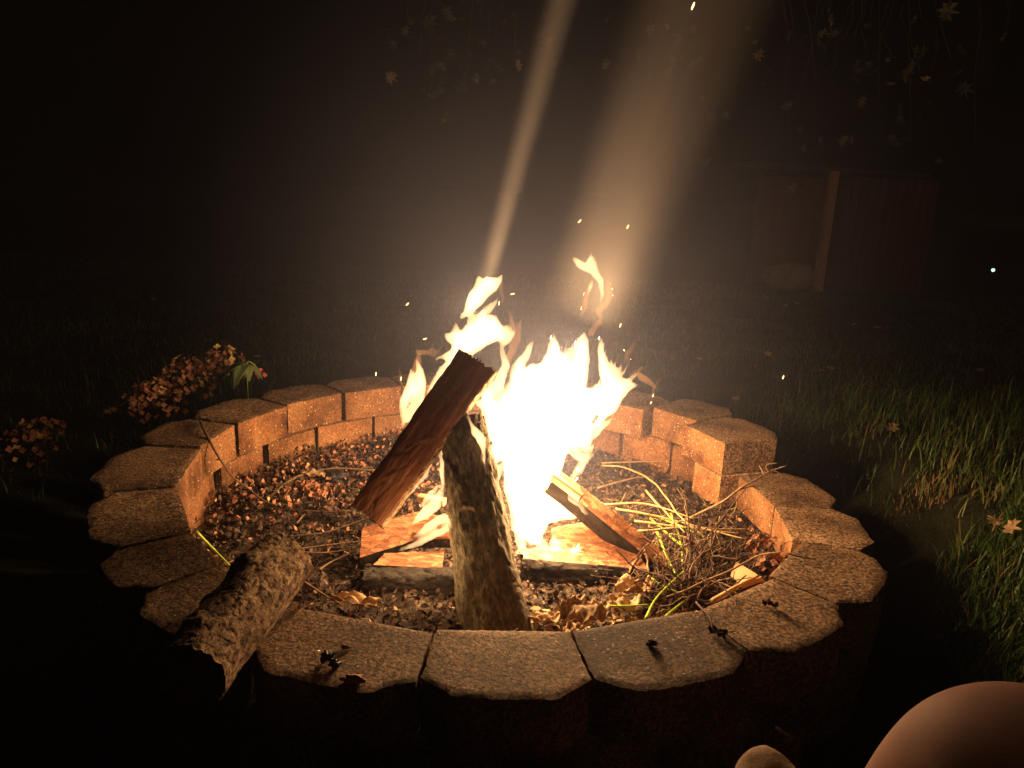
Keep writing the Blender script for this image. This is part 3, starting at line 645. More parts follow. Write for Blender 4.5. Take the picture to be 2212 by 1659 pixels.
# tangled dead plant
dp = empty('dead_plant', at(1500, 1260, .12), 'tangle of dead dark plant stems heaped inside the right front wall', 'dead plant')
base_c = at(1500, 1260, .12)
def crooked(p, d, L, n=7, k=.35, zmin=-9):
    pts = [p.copy()]; d = d.normalized()
    for _ in range(n):
        d = (d + rand_dir() * k).normalized(); p = p + d * (L / n); p.z = max(p.z, zmin); pts.append(p.copy())
    return pts
for j in range(200):
    px = random.gauss(1485, 55); py = random.gauss(1250, 36); st = at(px, py, random.uniform(.11, .14))
    if math.hypot(st.x - PIT.x, st.y - PIT.y) > .74: continue
    d = Vector((random.uniform(-.2, 1), random.uniform(-.3, 1), random.uniform(-.1, .34))) * random.choice((1, -1, 1)); d.z = abs(d.z)
    q = crooked(st - base_c, d, random.uniform(.07, .19), zmin=-.02); q = [v + Vector((0, 0, 0)) for v in q]
    q = [Vector((v.x, v.y, max(v.z, -.015))) for v in q]
    mb = MB(); r = random.uniform(.0012, .0032); mb.tube(q, [r * (1 - .5 * i / len(q)) for i in range(len(q))], 5)
    for b in range(random.randint(1, 3)):
        s_ = random.choice(q[1:-1]); bb = crooked(s_, rand_dir() + Vector((0, 0, .3)), random.uniform(.02, .06), 4, .5)
        bb = [Vector((v.x, v.y, max(v.z - .0, -.015) if v.z < 50 else 0)) for v in bb]
        mb.tube(bb, [r * .6] * 4 + [r * .3], 4)
    mb.build('stem', random.choice([M['dark_twig'], M['dark_twig'], M['dark_twig'], M['twig']]), dp, True)
twig([at(1497, 1245, .12), at(1492, 1180, .2), at(1486, 1120, .26), at(1478, 1070, .30)], .003, M['dark_twig'], 'upright_twig', 'dark upright twig rising out of the tangled dead plant')
twig([at(1440, 1290, .13), at(1560, 1240, .2), at(1640, 1200, .26), at(1690, 1190, .31)], .003, M['twig'], 'crossing_twig', 'brown twig reaching from the tangle to the right wall')
twig([at(1500, 1200, .16), at(1560, 1120, .22), at(1600, 1070, .27), at(1615, 1050, .29)], .0026, M['dark_twig'], 'bent_twig', 'thin dark twig bending up beside the notch in the wall')
twig([at(1540, 1300, .20), at(1590, 1268, .25), at(1640, 1243, .29)], .006, M['straw'], 'broken_branch', 'thick broken pale branch poking over the front right wall', 'branch')
# straw sprouts at far right of ash: thin scraps as one mass
mb = MB()
for j in range(420):
    px = random.uniform(1310, 1600); py = random.uniform(1060, 1320)
    st = at(px, py, .11)
    if math.hypot(st.x - PIT.x, st.y - PIT.y) > .73: continue
    st.z = soil_z(st.x, st.y) + .004
    mb.tube(crooked(st, Vector((random.uniform(-1, 1), random.uniform(-1, 1), .25)), random.uniform(.02, .09), 4, .5, .09), random.uniform(.0007, .0016), 4, random.randrange(3))
tag(mb.build('straw_scraps', [M['straw'], M['dark_twig'], M['twig']], None, True), 'thin tangled straw and rootlets over the right half of the ash', 'straw', kind='stuff')

# ------------------------------------------------------------------ leaves and crumbs
def crumple(name, c, size, m, label, cat='dry leaf', seed=0, aspect=.6, amp=.35, rotz=0, parent=None, group=None):
    n = 14; V_, F_ = [], []
    for j in range(n + 1):
        for i in range(n + 1):
            x, y = i / n * 2 - 1, j / n * 2 - 1
            rr = max(abs(x), abs(y)); k_ = 1 - .25 * (math.hypot(x, y) - rr) * 2
            e = 1 + .22 * mnoise.noise(Vector((x * 2.5, y * 2.5, seed + 3))) * rr
            p = Vector((x * k_ * e, y * k_ * e * aspect, 0)) * size
            p.z = size * amp * (mnoise.noise(Vector((x * 1.6, y * 1.6, seed))) + .5 * mnoise.noise(Vector((x * 4, y * 4, seed)))) + size * .35
            V_.append(p)
    for j in range(n):
        for i in range(n): F_.append((j*(n+1)+i, j*(n+1)+i+1, (j+1)*(n+1)+i+1, (j+1)*(n+1)+i))
    o_ = link(name, mesh_from(name, V_, F_, m, True), parent, c, (0, 0, rotz)); s_ = o_.modifiers.new('thick', 'SOLIDIFY'); s_.thickness = .0007
    if label: tag(o_, label, cat, group)
    return o_
crumple('dry_leaf', at(768, 1312, .11), .052, M['dry_leaf'], 'curled pale brown leaf on the ash behind the front left block', seed=2, aspect=.32, rotz=-.15)
crumple('dry_leaf', at(1265, 1335, .13), .052, M['dry_leaf'], 'large crumpled tan leaf behind the gap of the front blocks', seed=5, aspect=.7, amp=.7, rotz=.3)
crumple('dry_leaf', at(1235, 1372, .20), .030, M['dry_leaf'], 'pointed tan leaf wedged in the gap between two front blocks', seed=8, aspect=.5, amp=.6, rotz=1.2)
crumple('dry_leaf', at(1350, 1310, .12), .035, M['dry_leaf'], 'small crumpled leaf near the horizontal green stem', seed=9, amp=.6)
crumple('dry_leaf', at(1180, 1345, .11), .035, M['dry_leaf'], 'small tan leaf scrap right of the grey log foot', seed=12, amp=.6)
crumple('dry_leaf', at(1368, 1283, .115), .045, M['dry_leaf'], 'crumpled ashy leaf left of the twig tangle', seed=15, amp=.7)
crumple('dry_leaf', at(680, 1030, .13), .035, M['dry_leaf'], 'pale dry leaf amid petals beneath the thick branch', seed=16, amp=.6)
crumple('dry_leaf', at(500, 1160, .10), .03, M['litter'], 'dark curled leaf near the green stem', seed=17, amp=.6)
def crumb(name, px, py, z, s, m, label, cat, seed):
    bm = bmesh.new(); bmesh.ops.create_icosphere(bm, subdivisions=3, radius=1)
    for v_ in bm.verts:
        d = 1 + .8 * mnoise.noise(v_.co * 1.3 + Vector((seed, 0, 0))) + .35 * mnoise.noise(v_.co * 4 + Vector((seed, 0, 0)))
        v_.co = Vector((v_.co.x * s[0], v_.co.y * s[1], v_.co.z * s[2])) * d
    me = bpy.data.meshes.new(name); bm.to_mesh(me); bm.free(); me.materials.append(m)
    return tag(link(name, me, None, at(px, py, z)), label, cat)
crumb('charcoal_lump', 705, 1418, .309, (.010, .007, .008), M['coal'], 'black charcoal lump on the front left block', 'charcoal', 1)
crumb('charcoal_lump', 722, 1434, .305, (.008, .006, .006), M['coal'], 'smaller black crumb beside the charcoal lump', 'charcoal', 4)
crumb('bark_chip', 748, 1396, .303, (.008, .004, .003), M['dry_leaf'], 'tiny orange bark chip near the charcoal lump', 'bark chip', 6)
crumb('bark_chip', 762, 1467, .305, (.014, .006, .006), M['petal'], 'reddish bark chip at the outer edge of the front left block', 'bark chip', 8)
crumb('bark_chip', 1407, 1388, .304, (.008, .005, .005), M['litter'], 'small dark chip on the block right of the front gap', 'bark chip', 9)
crumb('bark_chip', 645, 862, .303, (.008, .006, .004), M['litter'], 'dark chip on top of a rear left block', 'bark chip', 10)
crumb('charcoal_lump', 720, 1030, .13, (.035, .025, .02), M['coal'], 'shiny black charred lump among the orange petals', 'charcoal', 12)
crumple('dry_leaf', at(1663, 1308, .302), .014, M['litter'], 'dark curled leaf lying on the front right block', seed=21, aspect=.4, amp=.8, rotz=-.5)
crumple('dry_leaf', at(1550, 1370, .302), .014, M['litter'], 'dark curled leaf over the joint of the front right blocks', seed=24, aspect=.4, amp=.8, rotz=-.4)
twig([at(1505, 1300, .30), at(1530, 1330, .315), at(1545, 1365, .31), at(1590, 1362, .308)], .002, M['dark_twig'], 'hooked_twig', 'hooked dark twig lying on the front right block')
twig([at(1700, 1195, .306), at(1735, 1204, .308), at(1765, 1208, .304)], .0022, M['dark_twig'], 'small_twig', 'small dark twig on the right block beside the notch')
twig([at(1555, 1262, .30), at(1590, 1300, .303), at(1580, 1330, .303)], .0015, M['dark_twig'], 'small_twig', 'tiny twig on the inner edge of the front right block')
twig([at(1690, 1175, .31), at(1710, 1170, .31), at(1735, 1177, .306)], .001, M['straw'], 'small_twig', 'pale grass scrap on the right wall top')

# ------------------------------------------------------------------ lawn grass
def grass(name, cnt, samp, hmin, hmax, wd, mats, label, segs=3):
    V_ = []; F_ = []; MI = []
    for _ in range(cnt):
        s_ = samp()
        if s_ is None: continue
        x, y = s_; a = random.uniform(0, 2 * math.pi); h = random.uniform(hmin, hmax); b = random.uniform(.1, 1.0) * h
        dx, dy = math.cos(a), math.sin(a); fx, fy = -dy, dx; w0 = wd * random.uniform(.6, 1.2); base = len(V_)
        for i in range(segs + 1):
            t = i / segs; ww = w0 * (1 - t) ** .6 if i < segs else 0
            px, py, pz = x + dx * b * t * t, y + dy * b * t * t, h * t * (1 - .25 * t * b / h) - .01 + gz(x, y)
            if i < segs: V_ += [(px - fx * ww, py - fy * ww, pz), (px + fx * ww, py + fy * ww, pz)]
            else: V_.append((px, py, pz))
        m_ = 0 if random.random() < .92 else 1
        for i in range(segs - 1): q = base + i * 2; F_.append((q, q+1, q+3, q+2)); MI.append(m_)
        q = base + (segs - 1) * 2; F_.append((q, q+1, q+2)); MI.append(m_)
    return tag(link(name, mesh_from(name, V_, F_, mats, True, MI)), label, 'grass', kind='stuff')
def far_samp():
    y = 2.0 + 6.5 * random.random() ** .8; x = random.uniform(-1, 1) * (.8 + y * .72)
    r = math.hypot(x - PIT.x, y - PIT.y)
    if r < 1.35: return None
    if mnoise.noise(Vector((x * 1.7, y * 1.7, 5))) < -.25 and random.random() < .6: return None
    return x, y
grass('lawn_grass', 52000, far_samp, .025, .075, .0022, [M['grass'], M['straw_grass']], 'rough green lawn grass spreading behind the fire pit')
def near_samp():
    x = random.uniform(.95, 2.2); y = random.uniform(.9, 3.2)
    r = math.hypot(x - PIT.x, y - PIT.y)
    lim = 1.20 + .10 * mnoise.noise(Vector((x * 3, y * 3, 0)))
    if r < lim or random.random() > min(1, (r - lim) * 3.0): return None
    if mnoise.noise(Vector((x * 5, y * 5, 8))) < -.1 and random.random() < .7: return None
    return x, y
grass('tall_grass', 9500, near_samp, .03, .13, .0026, [M['grass'], M['straw_grass']], 'taller green grass blades lit at the right edge of the lawn', 4)
def edge_samp():
    px, py, sx = random.choice([(2110, 1270, 30), (2170, 1210, 30), (2150, 1360, 28), (2200, 1150, 30), (2200, 1300, 26), (2080, 1200, 20), (2215, 1400, 24)])
    p = at(random.gauss(px, sx), random.gauss(py, sx * .8), .14); return p.x, p.y
grass('edge_grass', 1500, edge_samp, .035, .12, .0026, [M['grass'], M['straw_grass']], 'bright green grass tufts low along the right edge near the knee', 4)
def patch_samp():
    p = at(2010, 1080, .14); return random.gauss(p.x, .09), random.gauss(p.y, .05)
grass('dead_grass', 420, patch_samp, .01, .04, .002, [M['straw_grass'], M['straw_grass']], 'matted brown dead grass patch right of the fire pit')
for j, (px, py, n, lb) in enumerate([(1915, 1655, 7, 'sparse grass tuft between the slipper and the knee'), (1885, 1640, 4, 'few thin blades left of the knee'), (1815, 1695, 4, 'small tuft beside the slipper'), (1960, 1560, 3, 'lone tall blades behind the knee')]):
    c = at(px, py, 0); mb = MB()
    t_ = empty('grass_tuft', c, lb, 'grass tuft')
    for q in range(n):
        b = Vector((random.uniform(-.03, .03), random.uniform(-.02, .02), 0)); d = Vector((random.uniform(-.3, .3), random.uniform(-.2, .2), 1)); h = random.uniform(.07, .13)
        mbb = MB(); mbb.tube([b, b + d * h * .4, b + d * h * .75 + Vector((.004, 0, 0)), b + d * h + Vector((.01, 0, -.004))], [.0018, .0016, .001, .0002], 4)
        link('blade', mesh_from('blade', mbb.v, mbb.f, M['grass'], True), t_)
# fallen leaves
maple_v = [(0, -.5), (.08, -.1), (.38, -.28), (.30, -.02), (.5, .12), (.26, .18), (.28, .36), (.10, .28), (0, .55), (-.10, .28), (-.28, .36), (-.26, .18), (-.5, .12), (-.30, -.02), (-.38, -.28), (-.08, -.1)]
def maple_mesh(m, s, th=.0006):
    V_ = [Vector((x * s, y * s, .12 * s * math.sin(x * 5) + .1 * s * abs(x) * 2)) for x, y in maple_v] + [Vector((0, 0, -.02 * s))]
    n = len(maple_v); F_ = [(i, (i + 1) % n, n) for i in range(n)]
    V2 = V_ + [v - Vector((0, 0, th)) for v in V_]; k_ = len(V_)
    F_ += [(b + k_, a + k_, c + k_) for a, b, c in F_]
    F_ += [((i + 1) % n, i, i + k_, (i + 1) % n + k_) for i in range(n)]
    return mesh_from('leaf', V2, F_, m)
LM = [maple_mesh(M['dry_leaf'], .055), maple_mesh(M['dry_leaf'], .042)]
fl = [(333, 646, 'by the dark far left'), (555, 770, 'just behind the hydrangea heads'), (238, 888, 'left of the hydrangea heads'), (540, 640, 'on the far lawn left of the fire'), (1660, 765, 'on the lawn beyond the right wall'),
      (1772, 800, 'darker and tilted, in front of the shed'), (1795, 795, 'beside the tilted one'), (1698, 660, 'below the shed post'), (1895, 707, 'far lawn under the shed corner'), (1915, 709, 'touching its neighbour under the shed corner'),
      (2115, 800, 'near the right edge of the lawn'), (1510, 775, 'small, nearest the right flames'), (1930, 925, 'on the dark grass right of the wall'), (1845, 700, 'between shed and wall'), (1720, 655, 'at the foot of the shed'), (2150, 1125, 'bright in the tall grass at right'), (2187, 1140, 'bright at the right picture edge'), (1590, 860, 'just behind the raised blocks')]
for j, (px, py, lb) in enumerate(fl):
    o_ = link('fallen_leaf', LM[j % 2], None, at(px, py, .035 + gz(at(px, py, .05).x, at(px, py, .05).y)), (random.uniform(-.5, .5), random.uniform(-.5, .5), random.uniform(0, 6)))
    tag(o_, 'fallen brown maple leaf on the grass, ' + lb, 'leaf', 'fallen leaves on the lawn')

# ------------------------------------------------------------------ shed in the dark
sb = at(1765, 628, 0); Ysh = sb.y; sr = atY(1982, 622, Ysh)
sh = empty('shed', (sb.x, Ysh, 0), 'low dark red-brown wooden shed with one pale upright post on the far lawn', 'shed')
W_ = sr.x - sb.x; Hh = 1.24
for i in range(9):
    mb = MB(); w1 = W_ * .80 / 9
    mb.box((W_ * .20 + w1 * (i + .5), .03 + .004 * (i % 2), Hh / 2 - .02), (w1 - .012, .03, Hh - .06)); mb.build('plank', M['shed_wood'], sh)
mb = MB(); mb.box((0, 0, Hh / 2), (.085, .09, Hh)); mb.build('post', M['shed_post'], sh)
mb = MB(); mb.box((W_, .02, Hh / 2 - .03), (.05, .09, Hh - .06)); mb.build('post', M['shed_wood'], sh)
mb = MB(); mb.box((-.62, .4, Hh / 2 - .03), (.06, .06, Hh - .06)); mb.build('post', M['shed_wood'], sh)
mb = MB(); mb.box((.1, .5, Hh / 2 - .03), (W_ + .35, .03, Hh - .08)); mb.build('back_wall', M['shed_wood'], sh)
mb = MB(); mb.box((.02, .25, Hh + .012), (W_ + .75, .75, .035), Matrix.Rotation(R(1.5), 3, 'Y')); mb.build('roof', M['shed_roof'], sh)
bm = bmesh.new(); bmesh.ops.create_icosphere(bm, subdivisions=4, radius=1)
for v_ in bm.verts:
    d = 1 + .12 * mnoise.noise(v_.co * 2); v_.co = Vector((v_.co.x * .30 * d, v_.co.y * .16 * d, v_.co.z * .15 * d + .13))
me = bpy.data.meshes.new('sack'); bm.to_mesh(me); bm.free(); me.materials.append(M['sack'])
for p_ in me.polygons: p_.use_smooth = True
tag(link('sack', me, None, at(1705, 622, 0)), 'pale slumped sack lying left of the shed post', 'sack')
# small cold lamp far to the right
lp = at(2134, 640, 0); lh = atY(2134, 583, lp.y).z
gl = empty('garden_lamp', lp, 'tiny blue white lamp glowing far off at the right edge', 'lamp')
mb = MB(); mb.tube([(0, 0, 0), (0, 0, lh - .03)], .008, 8); mb.build('stake', M['sole'], gl)
bm = bmesh.new(); bmesh.ops.create_uvsphere(bm, u_segments=12, v_segments=8, radius=.018); me = bpy.data.meshes.new('bulb'); bm.to_mesh(me); bm.free(); me.materials.append(M['lamp'])
link('bulb', me, gl, (0, 0, lh))
mb = MB(); mb.tube([(0, 0, lh + .02), (0, 0, lh + .035)], [.04, .02], 10); mb.build('cap', M['sole'], gl)

# ------------------------------------------------------------------ maple tree: trunk off to the right, boughs reaching over
tr = empty('maple_tree', (4.6, 5.2, 0), 'maple tree with dim drooping leaves hanging over the fire from above', 'tree')
T0 = Vector((4.6, 5.2, 0))
mb = MB(); mb.tube(wobble(spline([Vector((0, 0, -.05)), Vector((.05, 0, 1)), Vector((-.05, .05, 2.2)), Vector((0, 0, 3.6)), Vector((.1, .1, 5))], 6), .03, 2), [.24 - .14 * i / 24 for i in range(25)], 14); mb.build('trunk', M['trunk'], tr, True)
leafspots = [(940, 40, 6), (965, 60, 8), (1000, 30, 8), (980, 120, 10), (1010, 190, 8), (1040, 60, 6), (1080, 110, 8), (1120, 130, 6), (1425, 110, 12), (1440, 90, 8), (1410, 170, 8), (1400, 190, 5), (1115, 20, 6), (1175, 60, 6), (905, 150, 8), (870, 80, 6), (1050, 160, 8), (950, 220, 6),
             (1890, 95, 5), (1905, 130, 6), (1850, 110, 6), (1870, 150, 4), (1985, 148, 4), (1820, 120, 6), (1770, 155, 4), (1745, 210, 4), (1705, 375, 7), (1930, 155, 6), (2000, 60, 6), (2080, 40, 6), (2110, 330, 4), (2180, 100, 8), (2170, 60, 8), (1650, 60, 6), (1760, 60, 8), (1800, 200, 8), (1900, 230, 6), (1720, 300, 6), (1600, 200, 5), (1690, 140, 8), (2000, 220, 8), (1540, 300, 4), (1300, 60, 5), (2050, 150, 8), (1850, 40, 6), (1960, 300, 4)]
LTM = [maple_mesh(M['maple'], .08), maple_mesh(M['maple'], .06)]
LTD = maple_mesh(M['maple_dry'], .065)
hub = [Vector((3.6, 5.0, 3.0)), Vector((2.0, 4.6, 2.9)), Vector((.4, 4.3, 2.8)), Vector((-.9, 4.2, 2.75))]
mb = MB(); q = wobble(spline([T0 + Vector((-.05, 0, 2.4))] + hub, 8), .04, 2); mb.tube(q, [.07 - .06 * i / len(q) for i in range(len(q))], 8); mb.build('bough', M['trunk'], tr, True, origin=T0).location = (0, 0, 0)
mbt = MB(); nl = 0
for px, py, n in leafspots:
    Yd = random.uniform(3.6, 4.8); c = atY(px, py, Yd)
    src = min(q, key=lambda v: (v - c).length)
    mbt.tube(wobble(spline([src, src.lerp(c, .5) + Vector((0, 0, .12)), c + Vector((0, 0, .05))], 6), .09, 3), .0013, 4)
    for _ in range(max(2, n // 2)):
        pp = c + Vector((random.gauss(0, .11), random.gauss(0, .15), random.gauss(0, .09)))
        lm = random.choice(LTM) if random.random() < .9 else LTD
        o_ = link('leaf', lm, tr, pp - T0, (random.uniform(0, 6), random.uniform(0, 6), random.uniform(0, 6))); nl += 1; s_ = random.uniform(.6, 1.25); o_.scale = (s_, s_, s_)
mbt.build('twigs', M['trunk'], tr, True, origin=T0).location = (0, 0, 0)

# ------------------------------------------------------------------ seated person at lower right
def skin_body(name, nodes, edges, m, parent=None, sub=2, root=0):
    me = bpy.data.meshes.new(name); me.from_pydata([n[0] for n in nodes], edges, []); me.update()
    o_ = bpy.data.objects.new(name, me); COL.objects.link(o_)
    md = o_.modifiers.new('skin', 'SKIN'); md.use_smooth_shade = True
    for i, n in enumerate(nodes):
        sv = me.skin_vertices[0].data[i]; sv.radius = (n[1], n[1]) if not isinstance(n[1], tuple) else n[1]; sv.use_root = (i == root)
    s_ = o_.modifiers.new('sub', 'SUBSURF'); s_.levels = sub; s_.render_levels = sub
    dg = bpy.context.evaluated_depsgraph_get(); nm = bpy.data.meshes.new_from_object(o_.evaluated_get(dg)); nm.name = name
    bpy.data.objects.remove(o_); nm.materials.clear(); nm.materials.append(m)
    for p_ in nm.polygons: p_.use_smooth = True
    return link(name, nm, parent)
PX = .62
pers = empty('person', (PX, -.1, 0), 'seated person with bare knee and tan suede slipper at the lower right', 'person')
def rel(x, y, z): return (x - PX, y + .1, z)
kn = atY(2092, 1606, .52)
knx, kny, knz = kn.x + .01, kn.y, kn.z
nodes = [(rel(PX, -.05, .50), .13), (rel(PX - .10, -.02, .48), .095), (rel(knx + .06, kny - .22, knz - .02), .105), (rel(knx + .055, kny - .09, knz + .004), .084), (rel(knx + .015, kny, knz - .006), .074), (rel(knx + .012, kny + .045, knz - .07), .060),
         (rel(knx + .012, kny + .10, knz - .20), .056), (rel(knx + .01, kny + .13, knz - .34), .040), (rel(knx + .01, kny + .15, .20), .036),
         (rel(PX + .10, -.02, .48), .095), (rel(PX + .2, kny - .22, knz - .02), .082), (rel(PX + .22, kny, knz), .062), (rel(PX + .22, kny + .13, knz - .19), .052), (rel(PX + .22, kny + .22, .12), .036), (rel(PX + .22, kny + .24, .08), .034),
         (rel(PX, -.12, .72), .13), (rel(PX, -.15, .92), .13), (rel(PX, -.15, 1.02), .06), (rel(PX, -.13, 1.12), .07), (rel(PX, -.13, 1.22), .085), (rel(PX, -.13, 1.28), .06),
         (rel(PX - .17, -.15, .95), .06), (rel(PX - .22, -.08, .72), .043), (rel(PX - .10, .14, .62), .032), (rel(PX - .06, .22, .60), .03),
         (rel(PX + .17, -.15, .95), .06), (rel(PX + .24, -.08, .72), .043), (rel(PX + .16, .14, .62), .032), (rel(PX + .10, .22, .60), .03)]
edges = [(0, 1), (1, 2), (2, 3), (3, 4), (4, 5), (5, 6), (6, 7), (7, 8), (0, 9), (9, 10), (10, 11), (11, 12), (12, 13), (13, 14), (0, 15), (15, 16), (16, 17), (17, 18), (18, 19), (19, 20), (16, 21), (21, 22), (22, 23), (23, 24), (16, 25), (25, 26), (26, 27), (27, 28)]
skin_body('body', nodes, edges, M['skin'], pers, 4)
sh_n = [(rel(PX, -.05, .50), .145), (rel(PX - .10, -.02, .48), .11), (rel(knx + .07, kny - .26, knz - .02), .097), (rel(PX + .10, -.02, .48), .11), (rel(PX + .19, kny - .26, knz - .02), .097), (rel(PX, -.08, .60), .14)]
skin_body('shorts', sh_n, [(0, 1), (1, 2), (0, 3), (3, 4), (0, 5)], M['cloth'], pers)
st_n = [(rel(PX, -.09, .58), .145), (rel(PX, -.12, .75), .145), (rel(PX, -.15, .93), .14), (rel(PX - .17, -.15, .95), .075), (rel(PX - .21, -.10, .80), .06), (rel(PX + .17, -.15, .95), .075), (rel(PX + .23, -.10, .80), .06)]
skin_body('shirt', st_n, [(0, 1), (1, 2), (2, 3), (3, 4), (2, 5), (5, 6)], M['cloth'], pers)
skin_body('hair', [(rel(PX, -.16, 1.26), .095), (rel(PX, -.19, 1.16), .08), (rel(PX, -.2, 1.05), .06)], [(0, 1), (1, 2)], M['hair'], pers)
def slipper(toe, yaw, tilt=6, L=.26):
    """lofted slipper along +y ending at the toe"""
    V_, F_ = [], []; n, k_ = 48, 40
    Ry = Matrix.Rotation(yaw, 3, 'Z') @ Matrix.Rotation(R(tilt), 3, 'X')
    for i in range(n + 1):
        t = i / n; u = 1 - t
        wd = .058 * max(0, (1 - (max(0, (t - .62)) / .38) ** 2.3)) ** .55 * (.80 + .2 * math.sin(t * 3.0)) * min(1, (t / .06 + .02) ** .5) + .0006
        ht = (.034 + .035 * u ** 1.5) * max(0, (1 - (max(0, (t - .55)) / .45) ** 2.6)) ** .5 * min(1, (t / .05 + .02) ** .5) + .0006
        for j in range(k_):
            a = 2 * math.pi * j / k_; x = math.cos(a) * wd; z = math.sin(a); z = z * ht if z > 0 else z * .018
            p = Vector((x, -L * u, z + .022 + .006 * t))
            p += mnoise.noise_vector(p * 45) * .0022
            V_.append(Vector(toe) + Ry @ p)
    for i in range(n):
        for j in range(k_): F_.append((i*k_+j, i*k_+(j+1) % k_, (i+1)*k_+(j+1) % k_, (i+1)*k_+j))
    F_.append(tuple(range(k_ - 1, -1, -1))); F_.append(tuple(n*k_ + j for j in range(k_)))
    V_ = [v - Vector(pers.location) for v in V_]
    return link('slipper', mesh_from('slipper', V_, F_, M['suede'], True), pers)
toe = at(1622, 1648, .30); slipper((toe.x, toe.y, .310), R(4), 24)
slipper((PX + .24, toe.y - .05, .0), R(-6))
ch = empty('lawn_chair', (PX, -.1, 0), 'dark folding chair under the seated person', 'chair')
mb = MB(); mb.box((0, .02, .345), (.5, .44, .03)); mb.build('seat', M['cloth'], ch)
mb = MB(); mb.box((0, -.25, .62), (.5, .03, .5), Matrix.Rotation(R(10), 3, 'X')); mb.build('backrest', M['cloth'], ch)
for sx in (-1, 1):
    for sy in (-.2, .2):
        mb = MB(); mb.tube([(sx * .24, sy, 0), (sx * .24, sy, .34)], .012, 8); mb.build('leg', M['sole'], ch)

# ------------------------------------------------------------------ flames
def flame_mesh(strokes, voxel=.007, warp=.016, seed=0):
    """strokes: lists of (px, py, radius px) at depth Y, merged into one closed skin, then licked by turbulence"""
    bm = bmesh.new()
    for Y, pts in strokes:
        P = [(atY(x, y, Y), r * Y / FPX * 1.02) for x, y, r in pts]
        for i in range(len(P) - 1):
            (a, ra), (b, rb) = P[i], P[i + 1]; L = (b - a).length; steps = max(2, int(L / (max(.004, min(ra, rb)) * .45)))
            steps = min(steps, 40)
            for k in range(steps + (1 if i == len(P) - 2 else 0)):
                t = k / steps; c = a.lerp(b, t); r = ra + (rb - ra) * t
                bmesh.ops.create_icosphere(bm, subdivisions=1 if r < .02 else 2, radius=1, matrix=Matrix.Translation(c) @ Matrix.Diagonal((r, r * .75, r * 1.1, 1)))
    me = bpy.data.meshes.new('f'); bm.to_mesh(me); bm.free()
    o_ = bpy.data.objects.new('f', me); COL.objects.link(o_)
    md = o_.modifiers.new('r', 'REMESH'); md.mode = 'VOXEL'; md.voxel_size = voxel
    dg = bpy.context.evaluated_depsgraph_get(); nm = bpy.data.meshes.new_from_object(o_.evaluated_get(dg)); bpy.data.objects.remove(o_)
    bm = bmesh.new(); bm.from_mesh(nm); seen = set()
    for v0 in list(bm.verts):
        if v0 in seen: continue
        st = [v0]; isl = {v0}
        while st:
            a_ = st.pop()
            for e_ in a_.link_edges:
                b_ = e_.other_vert(a_)
                if b_ not in isl: isl.add(b_); st.append(b_)
        seen |= isl
        if len(isl) < 110:
            for q_ in isl: q_.tag = True
    bmesh.ops.delete(bm, geom=[v_ for v_ in bm.verts if v_.tag], context='VERTS'); bm.to_mesh(nm); bm.free()
    for v_ in nm.vertices:
        p = v_.co; q = Vector((p.x * 17, p.y * 17, p.z * 9 + seed))
        d = mnoise.noise_vector(q) * warp + mnoise.noise_vector(q * 2.6) * warp * .5 + mnoise.noise_vector(q * 6) * warp * .14
        # pull ridges upward into points
        lick = max(0, mnoise.noise(Vector((p.x * 38, p.y * 38, p.z * 6 + seed)))) ** 1.5 * max(0, v_.normal.z + .2) * .065
        v_.co = p + d + Vector((.1 * lick, 0, lick))
    for p_ in nm.polygons: p_.use_smooth = True
    return nm
fl_root = empty('campfire_flames', (FIRE.x, FIRE.y, .1), 'tall white hot flames burning in the middle of the fire pit', 'fire')
def flame_part(strokes, m, name='flame', **kw):
    nm = flame_mesh(strokes, **kw); nm.name = name; nm.materials.clear(); nm.materials.append(m)
    nm.transform(Matrix.Translation(-Vector(fl_root.location)))
    return link(name, nm, fl_root)
